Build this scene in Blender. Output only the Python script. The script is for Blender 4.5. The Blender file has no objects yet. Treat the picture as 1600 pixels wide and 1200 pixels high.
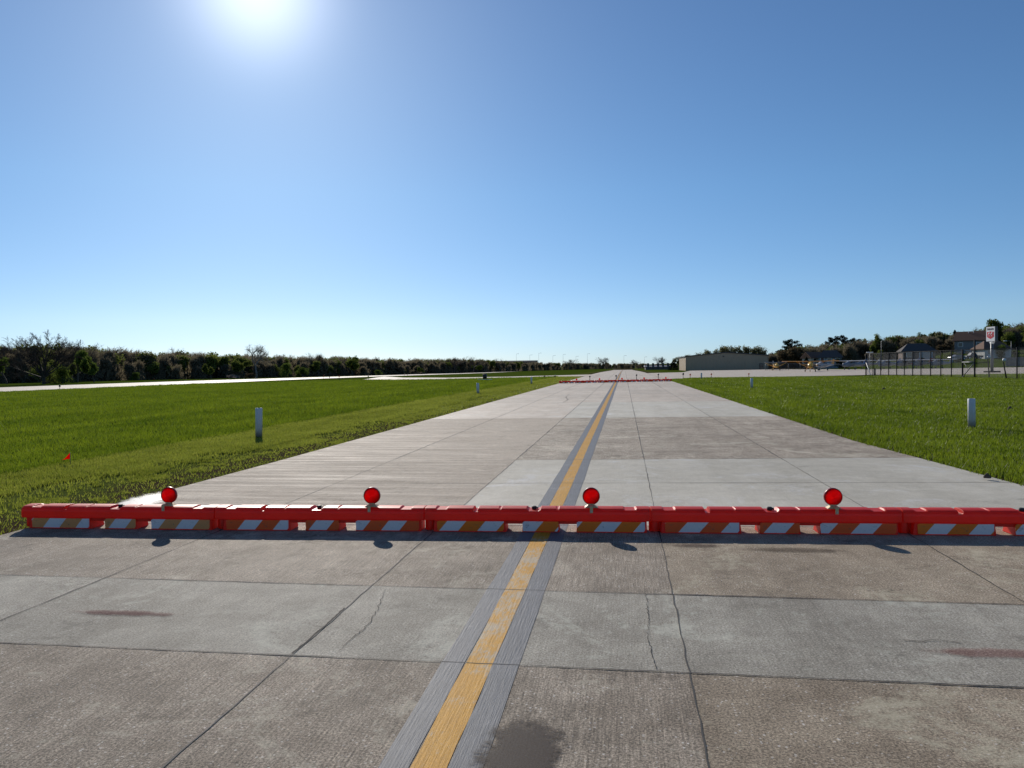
import bpy, bmesh, math, random
import numpy as np
from mathutils import Vector, Matrix, Euler

PI = math.pi
R = math.radians
SC = bpy.context.scene
COL = SC.collection
random.seed(7)

# ------------------------------------------------------------------ camera
F, CX, CY, VPX, VPY, RHO, CAMH = 1190., 800., 600., 975., 571., .0135, 1.8
def _rot():
    v = np.array([(VPX-CX)/F, (CY-VPY)/F, -1.]); v2 = np.array([(VPX-CX+1000)/F, (CY-VPY+RHO*1000)/F, -1.])
    y = v/np.linalg.norm(v); z = np.cross(v2, v); z /= np.linalg.norm(z); x = np.cross(y, z)
    return np.array([x, y, z])
ROT = _rot()
cam_d = bpy.data.cameras.new('camera'); cam = bpy.data.objects.new('camera', cam_d); COL.objects.link(cam)
cam_d.sensor_width = 36; cam_d.lens = 36*F/1600; cam_d.clip_start = .05; cam_d.clip_end = 9000
M4 = Matrix(ROT.tolist()).to_4x4(); M4.translation = Vector((0, 0, CAMH)); cam.matrix_world = M4
SC.camera = cam

# ------------------------------------------------------------------ terrain height, and the survey helpers
def S(t):
    t = np.clip(t, 0, 1); return t*t*(3-2*t)
def h(x, y):
    return (-.9*S((-x-15)/110.) - 1.0*S((y-150)/350.)*S(1-(x-30)/60.)
            + 5.2*S((y-190)/90.)*S((x-62)/55.) + .06*S((x-30)/20.))
def ray(px, py):
    return ROT @ np.array([(px-CX)/F, (CY-py)/F, -1.])
def g(px, py, dz=0.):
    """ground point seen at a spot of the photograph (survey helper)"""
    d = ray(px, py); z = 0.
    for _ in range(60):
        t = min((z+dz-CAMH)/d[2] if d[2] < -1e-6 else 4000, 4000)
        z = .5*z+.5*float(h(d[0]*t, d[1]*t))
    return d[0]*t, d[1]*t, z
def col_at(px, y, py=575):
    """x and ground z where the sight line of a photo column reaches depth y"""
    d = ray(px, py); t = y/d[1]; x = d[0]*t
    return x, float(h(x, y))
def z_at(px, py, y):
    d = ray(px, py); return CAMH+d[2]*y/d[1]

# ------------------------------------------------------------------ mesh helpers
def mesh_fast(name, V, T, mats, mi=None, smooth=False):
    V = np.asarray(V, np.float32); T = np.asarray(T, np.int32)
    me = bpy.data.meshes.new(name); n = len(T)
    me.vertices.add(len(V)); me.vertices.foreach_set('co', V.ravel())
    k = T.shape[1]
    me.loops.add(n*k); me.loops.foreach_set('vertex_index', T.ravel())
    me.polygons.add(n); me.polygons.foreach_set('loop_start', np.arange(0, n*k, k, dtype=np.int32))
    if mi is not None: me.polygons.foreach_set('material_index', np.asarray(mi, np.int32))
    if smooth: me.polygons.foreach_set('use_smooth', np.ones(n, bool))
    for m in (mats if isinstance(mats, (list, tuple)) else [mats]): me.materials.append(m)
    me.update(calc_edges=True); me.validate()
    return me
def link(name, me, parent=None, loc=None):
    o = bpy.data.objects.new(name, me); COL.objects.link(o)
    if parent is not None: o.parent = parent
    if loc is not None: o.location = loc
    return o
def tag(o, label=None, cat=None, group=None, kind=None):
    if label: o['label'] = label
    if cat: o['category'] = cat
    if group: o['group'] = group
    if kind: o['kind'] = kind
    return o
def empty(name, loc, rz=0., label=None, cat=None, group=None):
    o = bpy.data.objects.new(name, None); COL.objects.link(o); o.empty_display_size = .2
    o.location = loc; o.rotation_euler = (0, 0, rz)
    return tag(o, label, cat, group)
def copy_tree(o, parent=None):
    c = o.copy(); COL.objects.link(c); c.parent = parent
    for ch in list(o.children): copy_tree(ch, c)
    return c

class MB:
    def __init__(s): s.v = []; s.f = []; s.m = []; s.sm = []
    def add(s, vs, fs, mi=0, smooth=False, M=None):
        b = len(s.v)
        for p in vs: s.v.append(tuple(M @ Vector(p)) if M is not None else tuple(p))
        for f in fs: s.f.append([b+i for i in f]); s.m.append(mi); s.sm.append(smooth)
        return s
    def box(s, c, d, mi=0, M=None, top=(1, 1)):
        x, y, z = c; a, b, e = d[0]/2, d[1]/2, d[2]/2; tx, ty = top
        vs = [(x-a, y-b, z-e), (x+a, y-b, z-e), (x+a, y+b, z-e), (x-a, y+b, z-e),
              (x-a*tx, y-b*ty, z+e), (x+a*tx, y-b*ty, z+e), (x+a*tx, y+b*ty, z+e), (x-a*tx, y+b*ty, z+e)]
        return s.add(vs, [(3, 2, 1, 0), (4, 5, 6, 7), (0, 1, 5, 4), (1, 2, 6, 5), (2, 3, 7, 6), (3, 0, 4, 7)], mi, False, M)
    def loft(s, rings, mi=0, smooth=True, caps=True, M=None, closed=True):
        n = len(rings[0]); vs = [p for r in rings for p in r]; fs = []
        for i in range(len(rings)-1):
            for j in range(n if closed else n-1):
                k = (j+1) % n; fs.append((i*n+j, i*n+k, (i+1)*n+k, (i+1)*n+j))
        s.add(vs, fs, mi, smooth, M)
        if caps:
            s.add(rings[0], [tuple(range(n))[::-1]], mi, False, M); s.add(rings[-1], [tuple(range(n))], mi, False, M)
        return s
    def tube(s, p, q, r0, r1=None, n=8, mi=0, M=None, caps=True):
        r1 = r0 if r1 is None else r1; p = Vector(p); q = Vector(q); d = (q-p).normalized()
        a = d.orthogonal().normalized(); b = d.cross(a)
        ring = lambda c, r: [c+a*math.cos(2*PI*i/n)*r+b*math.sin(2*PI*i/n)*r for i in range(n)]
        return s.loft([ring(p, r0), ring(q, r1)], mi, n > 4, caps, M)
    def lathe(s, prof, n=32, mi=0, M=None, smooth=True):
        rings = [[(r*math.cos(2*PI*i/n), r*math.sin(2*PI*i/n), z) for i in range(n)] for r, z in prof]
        return s.loft(rings, mi, smooth, True, M)
    def build(s, name, mats, parent=None, loc=None, bevel=0, seg=2):
        me = bpy.data.meshes.new(name); me.from_pydata(s.v, [], s.f)
        for m in (mats if isinstance(mats, (list, tuple)) else [mats]): me.materials.append(m)
        me.polygons.foreach_set('material_index', s.m); me.polygons.foreach_set('use_smooth', s.sm)
        bm = bmesh.new(); bm.from_mesh(me)
        bmesh.ops.remove_doubles(bm, verts=bm.verts, dist=1e-5)
        bmesh.ops.recalc_face_normals(bm, faces=bm.faces)
        if bevel:
            es = [e for e in bm.edges if len(e.link_faces) == 2 and e.calc_face_angle(0) > R(35)]
            bmesh.ops.bevel(bm, geom=es, offset=bevel, segments=seg, affect='EDGES', profile=.6, clamp_overlap=True)
        bm.to_mesh(me); bm.free()
        return link(name, me, parent, loc)

# ------------------------------------------------------------------ materials
class NT:
    """tiny node-tree writer"""
    def __init__(s, name):
        s.mat = bpy.data.materials.new(name); s.mat.use_nodes = True; s.t = s.mat.node_tree; s.t.nodes.clear()
        s.out = s.n('ShaderNodeOutputMaterial')
        s.co = None
    def n(s, ty, **kw):
        o = s.t.nodes.new(ty)
        for k, v in kw.items(): setattr(o, k, v)
        return o
    def l(s, a, b): s.t.links.new(a, b)
    def put(s, sock, v):
        if hasattr(v, 'node'): s.l(v, sock)
        elif v is not None:
            sock.default_value = (tuple(v)+(1,))[:4] if isinstance(v, (tuple, list)) and sock.type == 'RGBA' else v
    def coord(s):
        if s.co is None: s.co = s.n('ShaderNodeTexCoord').outputs['Object']
        return s.co
    def scaled(s, sc):
        m = s.n('ShaderNodeVectorMath', operation='MULTIPLY'); s.l(s.coord(), m.inputs[0]); m.inputs[1].default_value = sc; return m.outputs[0]
    def noise(s, scale, detail=3, rough=.55, vec=None, dist=0):
        o = s.n('ShaderNodeTexNoise'); s.l(vec if vec is not None else s.coord(), o.inputs['Vector'])
        o.inputs['Scale'].default_value = scale; o.inputs['Detail'].default_value = detail; o.inputs['Roughness'].default_value = rough
        o.inputs['Distortion'].default_value = dist
        return o.outputs['Fac']
    def voro(s, scale, vec=None, feature='F1'):
        o = s.n('ShaderNodeTexVoronoi', feature=feature); s.l(vec if vec is not None else s.coord(), o.inputs['Vector']); o.inputs['Scale'].default_value = scale
        return o.outputs
    def ramp(s, fac, pts):
        o = s.n('ShaderNodeValToRGB'); s.l(fac, o.inputs[0]); e = o.color_ramp.elements
        while len(e) < len(pts): e.new(.5)
        for el, (p, c) in zip(e, pts): el.position = p; el.color = (c, c, c, 1) if isinstance(c, (int, float)) else tuple(c)+(1,)
        return o.outputs['Color']
    def mix(s, fac, a, b, mode='MIX'):
        o = s.n('ShaderNodeMix', data_type='RGBA', blend_type=mode); s.put(o.inputs[0], fac); s.put(o.inputs[6], a); s.put(o.inputs[7], b); return o.outputs[2]
    def math(s, op, a, b=None, c=None, clamp=False):
        o = s.n('ShaderNodeMath', operation=op, use_clamp=clamp); s.put(o.inputs[0], a)
        if b is not None: s.put(o.inputs[1], b)
        if c is not None: s.put(o.inputs[2], c)
        return o.outputs[0]
    def sep(s):
        o = s.n('ShaderNodeSeparateXYZ'); s.l(s.coord(), o.inputs[0]); return o.outputs
    def step(s, v, a, b):
        o = s.n('ShaderNodeMapRange', interpolation_type='SMOOTHSTEP'); s.put(o.inputs[0], v); o.inputs[1].default_value = a; o.inputs[2].default_value = b; return o.outputs[0]
    def bump(s, hgt, strength=.3, dist=.01, prev=None):
        o = s.n('ShaderNodeBump'); s.put(o.inputs['Height'], hgt); o.inputs['Strength'].default_value = strength; o.inputs['Distance'].default_value = dist
        if prev is not None: s.l(prev, o.inputs['Normal'])
        return o.outputs[0]
    def principled(s, color, rough=.6, metal=0., normal=None, spec=.5, **kw):
        o = s.n('ShaderNodeBsdfPrincipled'); s.put(o.inputs['Base Color'], color); s.put(o.inputs['Roughness'], rough); o.inputs['Metallic'].default_value = metal
        s.put(o.inputs['Specular IOR Level'], spec)
        if normal is not None: s.l(normal, o.inputs['Normal'])
        for k, v in kw.items(): s.put(o.inputs[k.replace('_', ' ')], v)
        return o.outputs[0]
    def done(s, shader): s.l(shader, s.out.inputs['Surface']); return s.mat

def simple(name, c, rough=.6, metal=0., var=.15, scale=3., spec=.5):
    t = NT(name); n = t.noise(scale, 4)
    col = t.mix(n, tuple(x*(1-var) for x in c), tuple(min(1, x*(1+var)) for x in c))
    return t.done(t.principled(col, rough, metal, None, spec))

def leafy(name, c1, c2, trans=.35, scale=.5):
    t = NT(name); n = t.noise(scale, 3, .6)
    oi = t.n('ShaderNodeObjectInfo').outputs['Random']
    n = t.math('ADD', t.math('MULTIPLY', n, .8), t.math('MULTIPLY', oi, .2))
    col = t.mix(t.ramp(n, [(.3, 0.), (.7, 1.)]), c1, c2)
    d = t.n('ShaderNodeBsdfDiffuse'); t.l(col, d.inputs[0])
    tr = t.n('ShaderNodeBsdfTranslucent'); t.l(col, tr.inputs[0])
    mx = t.n('ShaderNodeMixShader'); mx.inputs[0].default_value = trans; t.l(d.outputs[0], mx.inputs[1]); t.l(tr.outputs[0], mx.inputs[2])
    return t.done(mx.outputs[0])

M = {}
# --- old tan concrete with coarse aggregate and broom grooves
def concrete(name, base, dark, light, coarse, groove, spec=.12, rough=.78, scuff=.0):
    t = NT(name); xyz = t.sep()
    att = t.n('ShaderNodeAttribute', attribute_name='tone').outputs['Fac']
    big = t.noise(.55, 6, .68); med = t.noise(3.2, 6, .72, None, .6)
    streak = t.noise(1., 5, .65, t.scaled((.35, 4.5, 1)))           # scuffs lying across the taxiway
    wheel = t.noise(1., 5, .65, t.scaled((1.8, .12, 1)))            # long tracks along it
    fine = t.noise(75, 4, .85); grit = t.noise(190, 2, .8)
    f = t.math('ADD', t.math('MULTIPLY', big, .45), t.math('ADD', t.math('MULTIPLY', med, .38), t.math('ADD', t.math('MULTIPLY', streak, .10+.5*scuff), t.math('MULTIPLY', wheel, .27-.2*scuff))))
    col = t.mix(t.ramp(f, [(.50, 0.), (.60, .45), (.72, 1.)]), dark, light)
    col = t.mix(.22, col, base)
    speck = t.ramp(fine, [(.36, .25), (.5, .92), (.64, 1.9)])
    col = t.mix(coarse, col, t.mix(1., col, speck, 'MULTIPLY'))
    gs = t.ramp(t.noise(1., 3, .75, t.scaled((85, 2.6, 1))), [(.36, .5), (.5, .95), (.64, 1.4)])
    col = t.mix(groove, col, t.mix(1., col, gs, 'MULTIPLY'))
    pits = t.ramp(t.noise(24, 5, .85), [(.30, .25), (.38, 1.)])
    col = t.mix(.85, col, t.mix(1., col, pits, 'MULTIPLY'))
    vo = t.voro(38); keep = t.n('ShaderNodeSeparateColor'); t.l(vo['Color'], keep.inputs[0])     # pale aggregate chips, also sun glints painted into the colour
    chip_glint = t.math('MULTIPLY', t.math('LESS_THAN', vo['Distance'], .24), t.math('GREATER_THAN', keep.outputs[0], .72))
    chip_glint = t.math('MULTIPLY', chip_glint, t.ramp(med, [(.42, .25), (.6, 1.)]))
    col = t.mix(t.math('MULTIPLY', chip_glint, .8*coarse), col, (.80, .76, .70))
    # worn, whitish laitance and darker ravelled patches
    wt = t.ramp(t.math('ADD', t.math('MULTIPLY', t.noise(.8, 6, .75, None, 1.2), .7), t.math('MULTIPLY', t.noise(11, 4, .8), .3)), [(.53, 0.), (.62, 1.)])
    col = t.mix(t.math('MULTIPLY', wt, .55), col, tuple(min(.62, c*1.35) for c in light))
    sp = t.ramp(t.math('ADD', t.math('MULTIPLY', t.noise(1.1, 6, .78, t.scaled((1., 1.6, 1.))), .62), t.math('MULTIPLY', t.noise(17, 4, .8), .38)), [(.55, 0.), (.62, 1.)])
    col = t.mix(t.math('MULTIPLY', sp, .30+.32*coarse), col, tuple(c*.45 for c in dark))
    tn = t.n('ShaderNodeCombineColor')
    for i in range(3): t.l(att, tn.inputs[i])
    col = t.mix(1., col, tn.outputs[0], 'MULTIPLY')
    b1 = t.bump(t.noise(1., 3, .75, t.scaled((80, 3.0, 1))), .6*groove+.05, .007)
    b2 = t.bump(t.math('ADD', fine, t.math('MULTIPLY', grit, .6)), .65*coarse+.2, .008, b1)
    rg = t.math('ADD', t.math('MULTIPLY', t.ramp(t.math('ADD', t.math('MULTIPLY', streak, .15+.6*scuff), t.math('MULTIPLY', grit, .85-.6*scuff)), [(.38, 0.), (.64, 1.)]), .30), rough-.17)
    return t.done(t.principled(col, rg, 0, b2, spec))
M['tan'] = concrete('tan_concrete', (.34, .285, .222), (.205, .165, .122), (.50, .42, .33), 1., .62)
M['scuffed'] = concrete('scuffed_concrete', (.32, .265, .205), (.20, .16, .12), (.46, .39, .31), .7, .3, .10, .82, 1.)
M['coarse'] = concrete('coarse_concrete', (.375, .303, .22), (.222, .175, .124), (.51, .42, .31), 1., .12)
M['grey'] = concrete('grey_concrete', (.355, .325, .268), (.24, .216, .175), (.49, .455, .38), .7, .25, .12)
M['newgrey'] = concrete('smooth_grey_concrete', (.51, .475, .395), (.42, .388, .318), (.60, .565, .48), .35, .12, .15)
M['pale'] = concrete('pale_concrete', (.51, .43, .345), (.41, .34, .265), (.60, .515, .42), .4, .3, .2, .72)
M['joint'] = simple('joint_tar', (.030, .027, .025), .8, 0, .4, 9)
M['crack'] = simple('crack_dark', (.03, .026, .022), .95, 0, .4, 9)

def line_paint(name, c, c2, wear_c, lo, hi, spec=.4, worn=0.):
    t = NT(name)
    w = t.math('ADD', t.math('MULTIPLY', t.noise(2.2, 5, .7), .55), t.math('MULTIPLY', t.noise(1., 5, .75, t.scaled((40, 9, 1))), .45))
    yy = t.sep()[1]; w = t.math('ADD', w, t.math('MULTIPLY', t.math('MULTIPLY', t.step(yy, 4.4, 4.7), t.math('SUBTRACT', 1., t.step(yy, 7.2, 8.2))), worn))
    col = t.mix(t.noise(5, 4, .7), c, c2)
    fine = t.noise(120, 3, .8)
    col = t.mix(.5, col, t.mix(1., col, t.ramp(fine, [(.35, .5), (.62, 1.25)]), 'MULTIPLY'))
    col = t.mix(t.ramp(w, [(lo, 0.), (hi, 1.)]), col, wear_c)
    dk = t.ramp(t.noise(1., 4, .7, t.scaled((90, 2.5, 1))), [(.36, .55), (.55, 1.08)])
    col = t.mix(.42, col, t.mix(1., col, dk, 'MULTIPLY'))
    b = t.bump(t.noise(1., 3, .7, t.scaled((80, 3, 1))), .5, .006)
    b = t.bump(fine, .35, .005, b)
    return t.done(t.principled(col, .55, 0, b, spec))
M['yellow'] = line_paint('worn_yellow_paint', (.56, .27, .022), (.66, .35, .045), (.50, .40, .27), .54, .63, .07, .085)
M['border'] = line_paint('faded_grey_border_paint', (.12, .126, .14), (.19, .197, .212), (.30, .30, .30), .57, .72, .1)

# --- grass ground
def ground_mat():
    t = NT('grass_ground'); x, y, z = t.sep()
    big = t.noise(.05, 4, .6); med = t.noise(.6, 5, .7); fine = t.noise(9, 4, .75); rows = t.noise(1., 4, .65, t.scaled((.9, .035, 1)))
    f = t.math('ADD', t.math('MULTIPLY', big, .3), t.math('ADD', t.math('MULTIPLY', med, .3), t.math('ADD', t.math('MULTIPLY', fine, .25), t.math('MULTIPLY', rows, .35))))
    rough_g = t.mix(t.ramp(f, [(.42, 0.), (.78, 1.)]), (.038, .062, .007), (.070, .100, .014))
    mown = t.mix(t.ramp(f, [(.42, 0.), (.78, 1.)]), (.052, .070, .014), (.095, .112, .028))
    edge = t.math('ADD', t.math('ABSOLUTE', t.math('ADD', x, .6)), t.math('MULTIPLY', t.noise(.5, 3), .8))
    col = t.mix(t.step(edge, 10.6, 11.1), mown, rough_g)
    # bare soil beside the slab edge
    ed = t.math('ADD', t.math('ABSOLUTE', t.math('ADD', x, .62)), t.math('MULTIPLY', t.noise(1.2, 5, .7), -1.6))
    soil = t.math('MULTIPLY', t.math('SUBTRACT', 1., t.step(ed, 6.1, 7.1)), t.step(t.noise(3, 4), .38, .5))
    col = t.mix(soil, col, t.mix(fine, (.022, .016, .010), (.085, .064, .040)))
    b = t.bump(t.math('ADD', fine, med), .6, .05)
    return t.done(t.principled(col, 1., 0, b, .0))
M['ground'] = ground_mat()

def blade_mat(name, a, b, dry):
    t = NT(name); n2 = t.noise(25, 2)
    n = t.math('ADD', t.math('MULTIPLY', t.noise(.35, 4, .65), .5), t.math('MULTIPLY', t.noise(1., 4, .7, t.scaled((.8, .05, 1))), .5))
    col = t.mix(t.ramp(n, [(.38, 0.), (.62, 1.)]), a, b)
    col = t.mix(t.math('MULTIPLY', t.step(n2, .56, .7), .6), col, dry)
    d = t.n('ShaderNodeBsdfPrincipled'); t.l(col, d.inputs['Base Color']); d.inputs['Roughness'].default_value = .5; d.inputs['Specular IOR Level'].default_value = .25
    tr = t.n('ShaderNodeBsdfTranslucent'); t.l(t.mix(1., col, (1.1, 1.15, .55), 'MULTIPLY'), tr.inputs[0])
    mx = t.n('ShaderNodeMixShader'); mx.inputs[0].default_value = .5; t.l(d.outputs[0], mx.inputs[1]); t.l(tr.outputs[0], mx.inputs[2])
    return t.done(mx.outputs[0])
M['blade_rough'] = blade_mat('lush_grass_blade', (.078, .122, .010), (.185, .232, .024), (.30, .30, .08))
M['blade_mown'] = blade_mat('mown_grass_blade', (.165, .188, .038), (.28, .30, .075), (.46, .39, .20))

# --- barricade plastics
def plastic(name, c, c2, rough=.42):
    t = NT(name); n = t.noise(6, 5, .7); sc = t.noise(1., 4, .7, t.scaled((30, 30, 4)))
    col = t.mix(t.ramp(n, [(.35, 0.), (.7, 1.)]), c, c2)
    col = t.mix(t.math('MULTIPLY', t.step(sc, .60, .74), .35), col, (.30, .10, .08))
    d = t.principled(col, t.math('ADD', t.math('MULTIPLY', n, .3), rough-.12), 0, t.bump(t.noise(60, 3), .08, .003), .5)
    tr = t.n('ShaderNodeBsdfTranslucent'); t.put(tr.inputs[0], (.9, .05, .012))
    mx = t.n('ShaderNodeMixShader'); mx.inputs[0].default_value = .38; t.l(d, mx.inputs[1]); t.l(tr.outputs[0], mx.inputs[2])
    return t.done(mx.outputs[0])
M['red'] = plastic('red_plastic', (.66, .026, .008), (.78, .046, .014))
M['cap'] = simple('black_rubber', (.012, .012, .013), .6, 0, .2)
def lens_mat():
    t = NT('red_lens'); xyz = t.sep()
    rad = t.math('SQRT', t.math('ADD', t.math('POWER', xyz[0], 2.), t.math('POWER', xyz[2], 2.)))
    rings = t.math('SINE', t.math('MULTIPLY', rad, 900.))
    b = t.bump(rings, .5, .002)
    gl = t.principled((.55, .0, .004), .16, 0, b, .6)
    tr = t.n('ShaderNodeBsdfTranslucent'); a_ = t.math('ARCTAN2', xyz[2], xyz[0]); fan = t.math('ADD', t.math('MULTIPLY', t.math('SINE', t.math('ADD', t.math('MULTIPLY', a_, 2.), 1.1)), .5), .5)
    lit = t.math('MULTIPLY', t.math('ADD', t.math('MULTIPLY', t.math('POWER', fan, 2.), .6), .4), t.math('SUBTRACT', 1.12, t.math('MULTIPLY', rad, 6.)))  # highlight fan and dimmer rim painted into the lens colour
    lit = t.math('MULTIPLY', lit, t.ramp(t.noise(40, 2), [(.35, .75), (.65, 1.1)]))
    t.l(t.mix(t.math('MULTIPLY', lit, 1., clamp=True), (.72, .004, .006), (1., .03, .025)), tr.inputs[0]); t.l(b, tr.inputs['Normal'])
    mx = t.n('ShaderNodeMixShader'); mx.inputs[0].default_value = .8; t.l(gl, mx.inputs[1]); t.l(tr.outputs[0], mx.inputs[2])
    return t.done(mx.outputs[0])
M['lens'] = lens_mat()
def lens_back():
    t = NT('red_lens_back'); tr = t.n('ShaderNodeBsdfTransparent'); tr.inputs[0].default_value = (1., .03, .03, 1); g_ = t.n('ShaderNodeBsdfGlossy'); g_.inputs[1].default_value = .15
    mx = t.n('ShaderNodeMixShader'); mx.inputs[0].default_value = .06; t.l(tr.outputs[0], mx.inputs[1]); t.l(g_.outputs[0], mx.inputs[2]); return t.done(mx.outputs[0])
M['lensback'] = lens_back()
M['rim'] = simple('dark_red_rim', (.30, .004, .008), .35)
M['bracket'] = simple('tan_metal_bracket', (.55, .43, .22), .5, .1)
M['bolt'] = simple('steel', (.45, .45, .46), .35, .9)
def panel_mat(name, phase, c1, c2):
    """diagonal sheeting, the stripes rise to the right; c1/c2 = the two colours"""
    t = NT(name); xyz = t.sep()
    u = t.math('FRACT', t.math('DIVIDE', t.math('ADD', t.math('SUBTRACT', xyz[0], t.math('MULTIPLY', xyz[2], .85)), phase+10.), .42))
    m = t.math('GREATER_THAN', u, .5)
    dirt = t.noise(14, 5, .75); n = t.noise(40, 4, .7)
    a = t.mix(t.ramp(n, [(.3, .75), (.6, 1.)]), tuple(v*.75 for v in c1), c1); b = t.mix(t.ramp(n, [(.3, .7), (.6, 1.)]), tuple(v*.8 for v in c2), c2)
    col = t.mix(m, a, b)
    scr = t.step(t.noise(1., 5, .75, t.scaled((7, 7, 40))), .6, .68)
    col = t.mix(t.math('MULTIPLY', scr, .45), col, (.10, .08, .075))
    col = t.mix(t.math('MULTIPLY', t.step(dirt, .58, .72), .55), col, (.13, .10, .085))
    return t.done(t.principled(col, .35, 0, None, .5))
WHITE_S, ORANGE_S, FADED_S = (.86, .74, .70), (.95, .19, .004), (.80, .31, .10)

def pvc_mat():
    t = NT('white_pvc'); z = t.sep()[2]; n = t.noise(14, 5, .75); d = t.math('SUBTRACT', 1., t.step(t.math('ADD', z, t.math('MULTIPLY', n, -.25)), -.05, .18))
    col = t.mix(t.ramp(n, [(.35, .0), (.7, 1.)]), (.58, .58, .58), (.70, .70, .71)); col = t.mix(t.math('MULTIPLY', d, .8), col, (.17, .15, .11))
    st = t.step(t.noise(1., 4, .7, t.scaled((40, 40, 2))), .56, .7); col = t.mix(t.math('MULTIPLY', st, .35), col, (.36, .35, .31))
    return t.done(t.principled(col, .5))
M['pvc'] = pvc_mat()
M['soilm'] = simple('bare_soil', (.09, .07, .05), .95, 0, .5, 12)
M['flag'] = leafy('red_flag_cloth', (.8, .015, .012), (.9, .03, .02), .6)
M['steel'] = simple('galvanised_steel', (.16, .17, .18), .5, .5, .2)
M['darksteel'] = simple('dark_steel', (.022, .023, .026), .75, 0, .15, 3, .15)
M['white'] = simple('white_paint', (.72, .72, .72), .4, 0, .05)
M['blackp'] = simple('black_paint', (.02, .02, .022), .5)
M['rubber'] = simple('tyre_rubber', (.014, .014, .014), .8)
M['orangep'] = simple('orange_paint', (.60, .10, .015), .5)
M['glass'] = simple('dark_window_glass', (.02, .025, .03), .08, 0, .1, 2, .8)

# ------------------------------------------------------------------ world and sun
SUN_AZ, SUN_EL = R(-26.4), R(25.6)
w = bpy.data.worlds.new('World'); SC.world = w; w.use_nodes = True
nt = w.node_tree; bg = nt.nodes['Background']
sky = nt.nodes.new('ShaderNodeTexSky'); sky.sky_type = 'NISHITA'; sky.sun_disc = False
sky.sun_elevation = SUN_EL; sky.sun_rotation = SUN_AZ; sky.altitude = 300; sky.air_density = .62; sky.dust_density = .2; sky.ozone_density = 6.
def wn(ty, **kw):
    o = nt.nodes.new(ty)
    for k, v in kw.items(): setattr(o, k, v)
    return o
wco = wn('ShaderNodeTexCoord').outputs['Generated']
sdir = (math.sin(SUN_AZ)*math.cos(SUN_EL), math.cos(SUN_AZ)*math.cos(SUN_EL), math.sin(SUN_EL))
# the air's aureole round the sun, and the slightly hazier band along the horizon
dt = wn('ShaderNodeVectorMath', operation='DOT_PRODUCT'); nt.links.new(wco, dt.inputs[0]); dt.inputs[1].default_value = sdir
pw = wn('ShaderNodeMath', operation='POWER', use_clamp=True); nt.links.new(dt.outputs['Value'], pw.inputs[0]); pw.inputs[1].default_value = 420
hz = wn('ShaderNodeSeparateXYZ'); nt.links.new(wco, hz.inputs[0])
hr = wn('ShaderNodeValToRGB'); nt.links.new(hz.outputs[2], hr.inputs[0]); e = hr.color_ramp.elements
[e.new(.5) for _ in range(2)]
for el, (p_, c_) in zip(e, ((0., (.64, .67, .69)), (.06, (.89, .86, .76)), (.22, (.95, 1.03, .91)), (.46, (.98, 1.05, .98)))): el.position = p_; el.color = c_+(1,)
m1 = wn('ShaderNodeMix', data_type='RGBA', blend_type='MULTIPLY'); m1.inputs[0].default_value = 1; nt.links.new(sky.outputs[0], m1.inputs[6]); nt.links.new(hr.outputs[0], m1.inputs[7])
hs = wn('ShaderNodeHueSaturation'); hs.inputs['Saturation'].default_value = 1.0; nt.links.new(m1.outputs[2], hs.inputs['Color'])
m2 = wn('ShaderNodeMix', data_type='RGBA', blend_type='ADD'); nt.links.new(pw.outputs[0], m2.inputs[0]); nt.links.new(hs.outputs[0], m2.inputs[6]); m2.inputs[7].default_value = (5.5, 5.4, 5.2, 1)
nt.links.new(m2.outputs[2], bg.inputs[0]); bg.inputs[1].default_value = .105
sl = bpy.data.lights.new('sun', 'SUN'); sl.energy = 4.; sl.angle = R(.55); sl.color = (1., .93, .83)
so = bpy.data.objects.new('sun', sl); COL.objects.link(so)
sd = Vector((math.sin(SUN_AZ)*math.cos(SUN_EL), math.cos(SUN_AZ)*math.cos(SUN_EL), math.sin(SUN_EL)))
so.rotation_euler = sd.to_track_quat('Z', 'Y').to_euler(); so.location = (-40, 80, 60)
SC.view_settings.view_transform = 'Standard'; SC.view_settings.look = 'None'; SC.view_settings.gamma = 1; SC.view_settings.exposure = .14

# ------------------------------------------------------------------ ground sheet
def grid(name, xs, ys, zf, mat, dz=0.):
    X, Y = np.meshgrid(xs, ys); Z = zf(X, Y)+dz
    V = np.stack([X, Y, Z], -1).reshape(-1, 3); nx = len(xs); ny = len(ys)
    i = (np.arange(ny-1)[:, None]*nx+np.arange(nx-1)[None]).ravel()
    return link(name, mesh_fast(name, V, np.stack([i, i+1, i+nx+1, i+nx], -1), mat, smooth=True))
ax = np.concatenate([-np.geomspace(4000, 260, 14), np.arange(-250, 251, 4.), np.geomspace(260, 4000, 14)])
ay = np.concatenate([[-400, -200, -100, -50], np.arange(-20, 400, 4.), np.arange(400, 900, 10.), np.geomspace(920, 6000, 14)])
tag(grid('ground', ax, ay, h, M['ground'], -.035), kind='structure')

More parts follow.
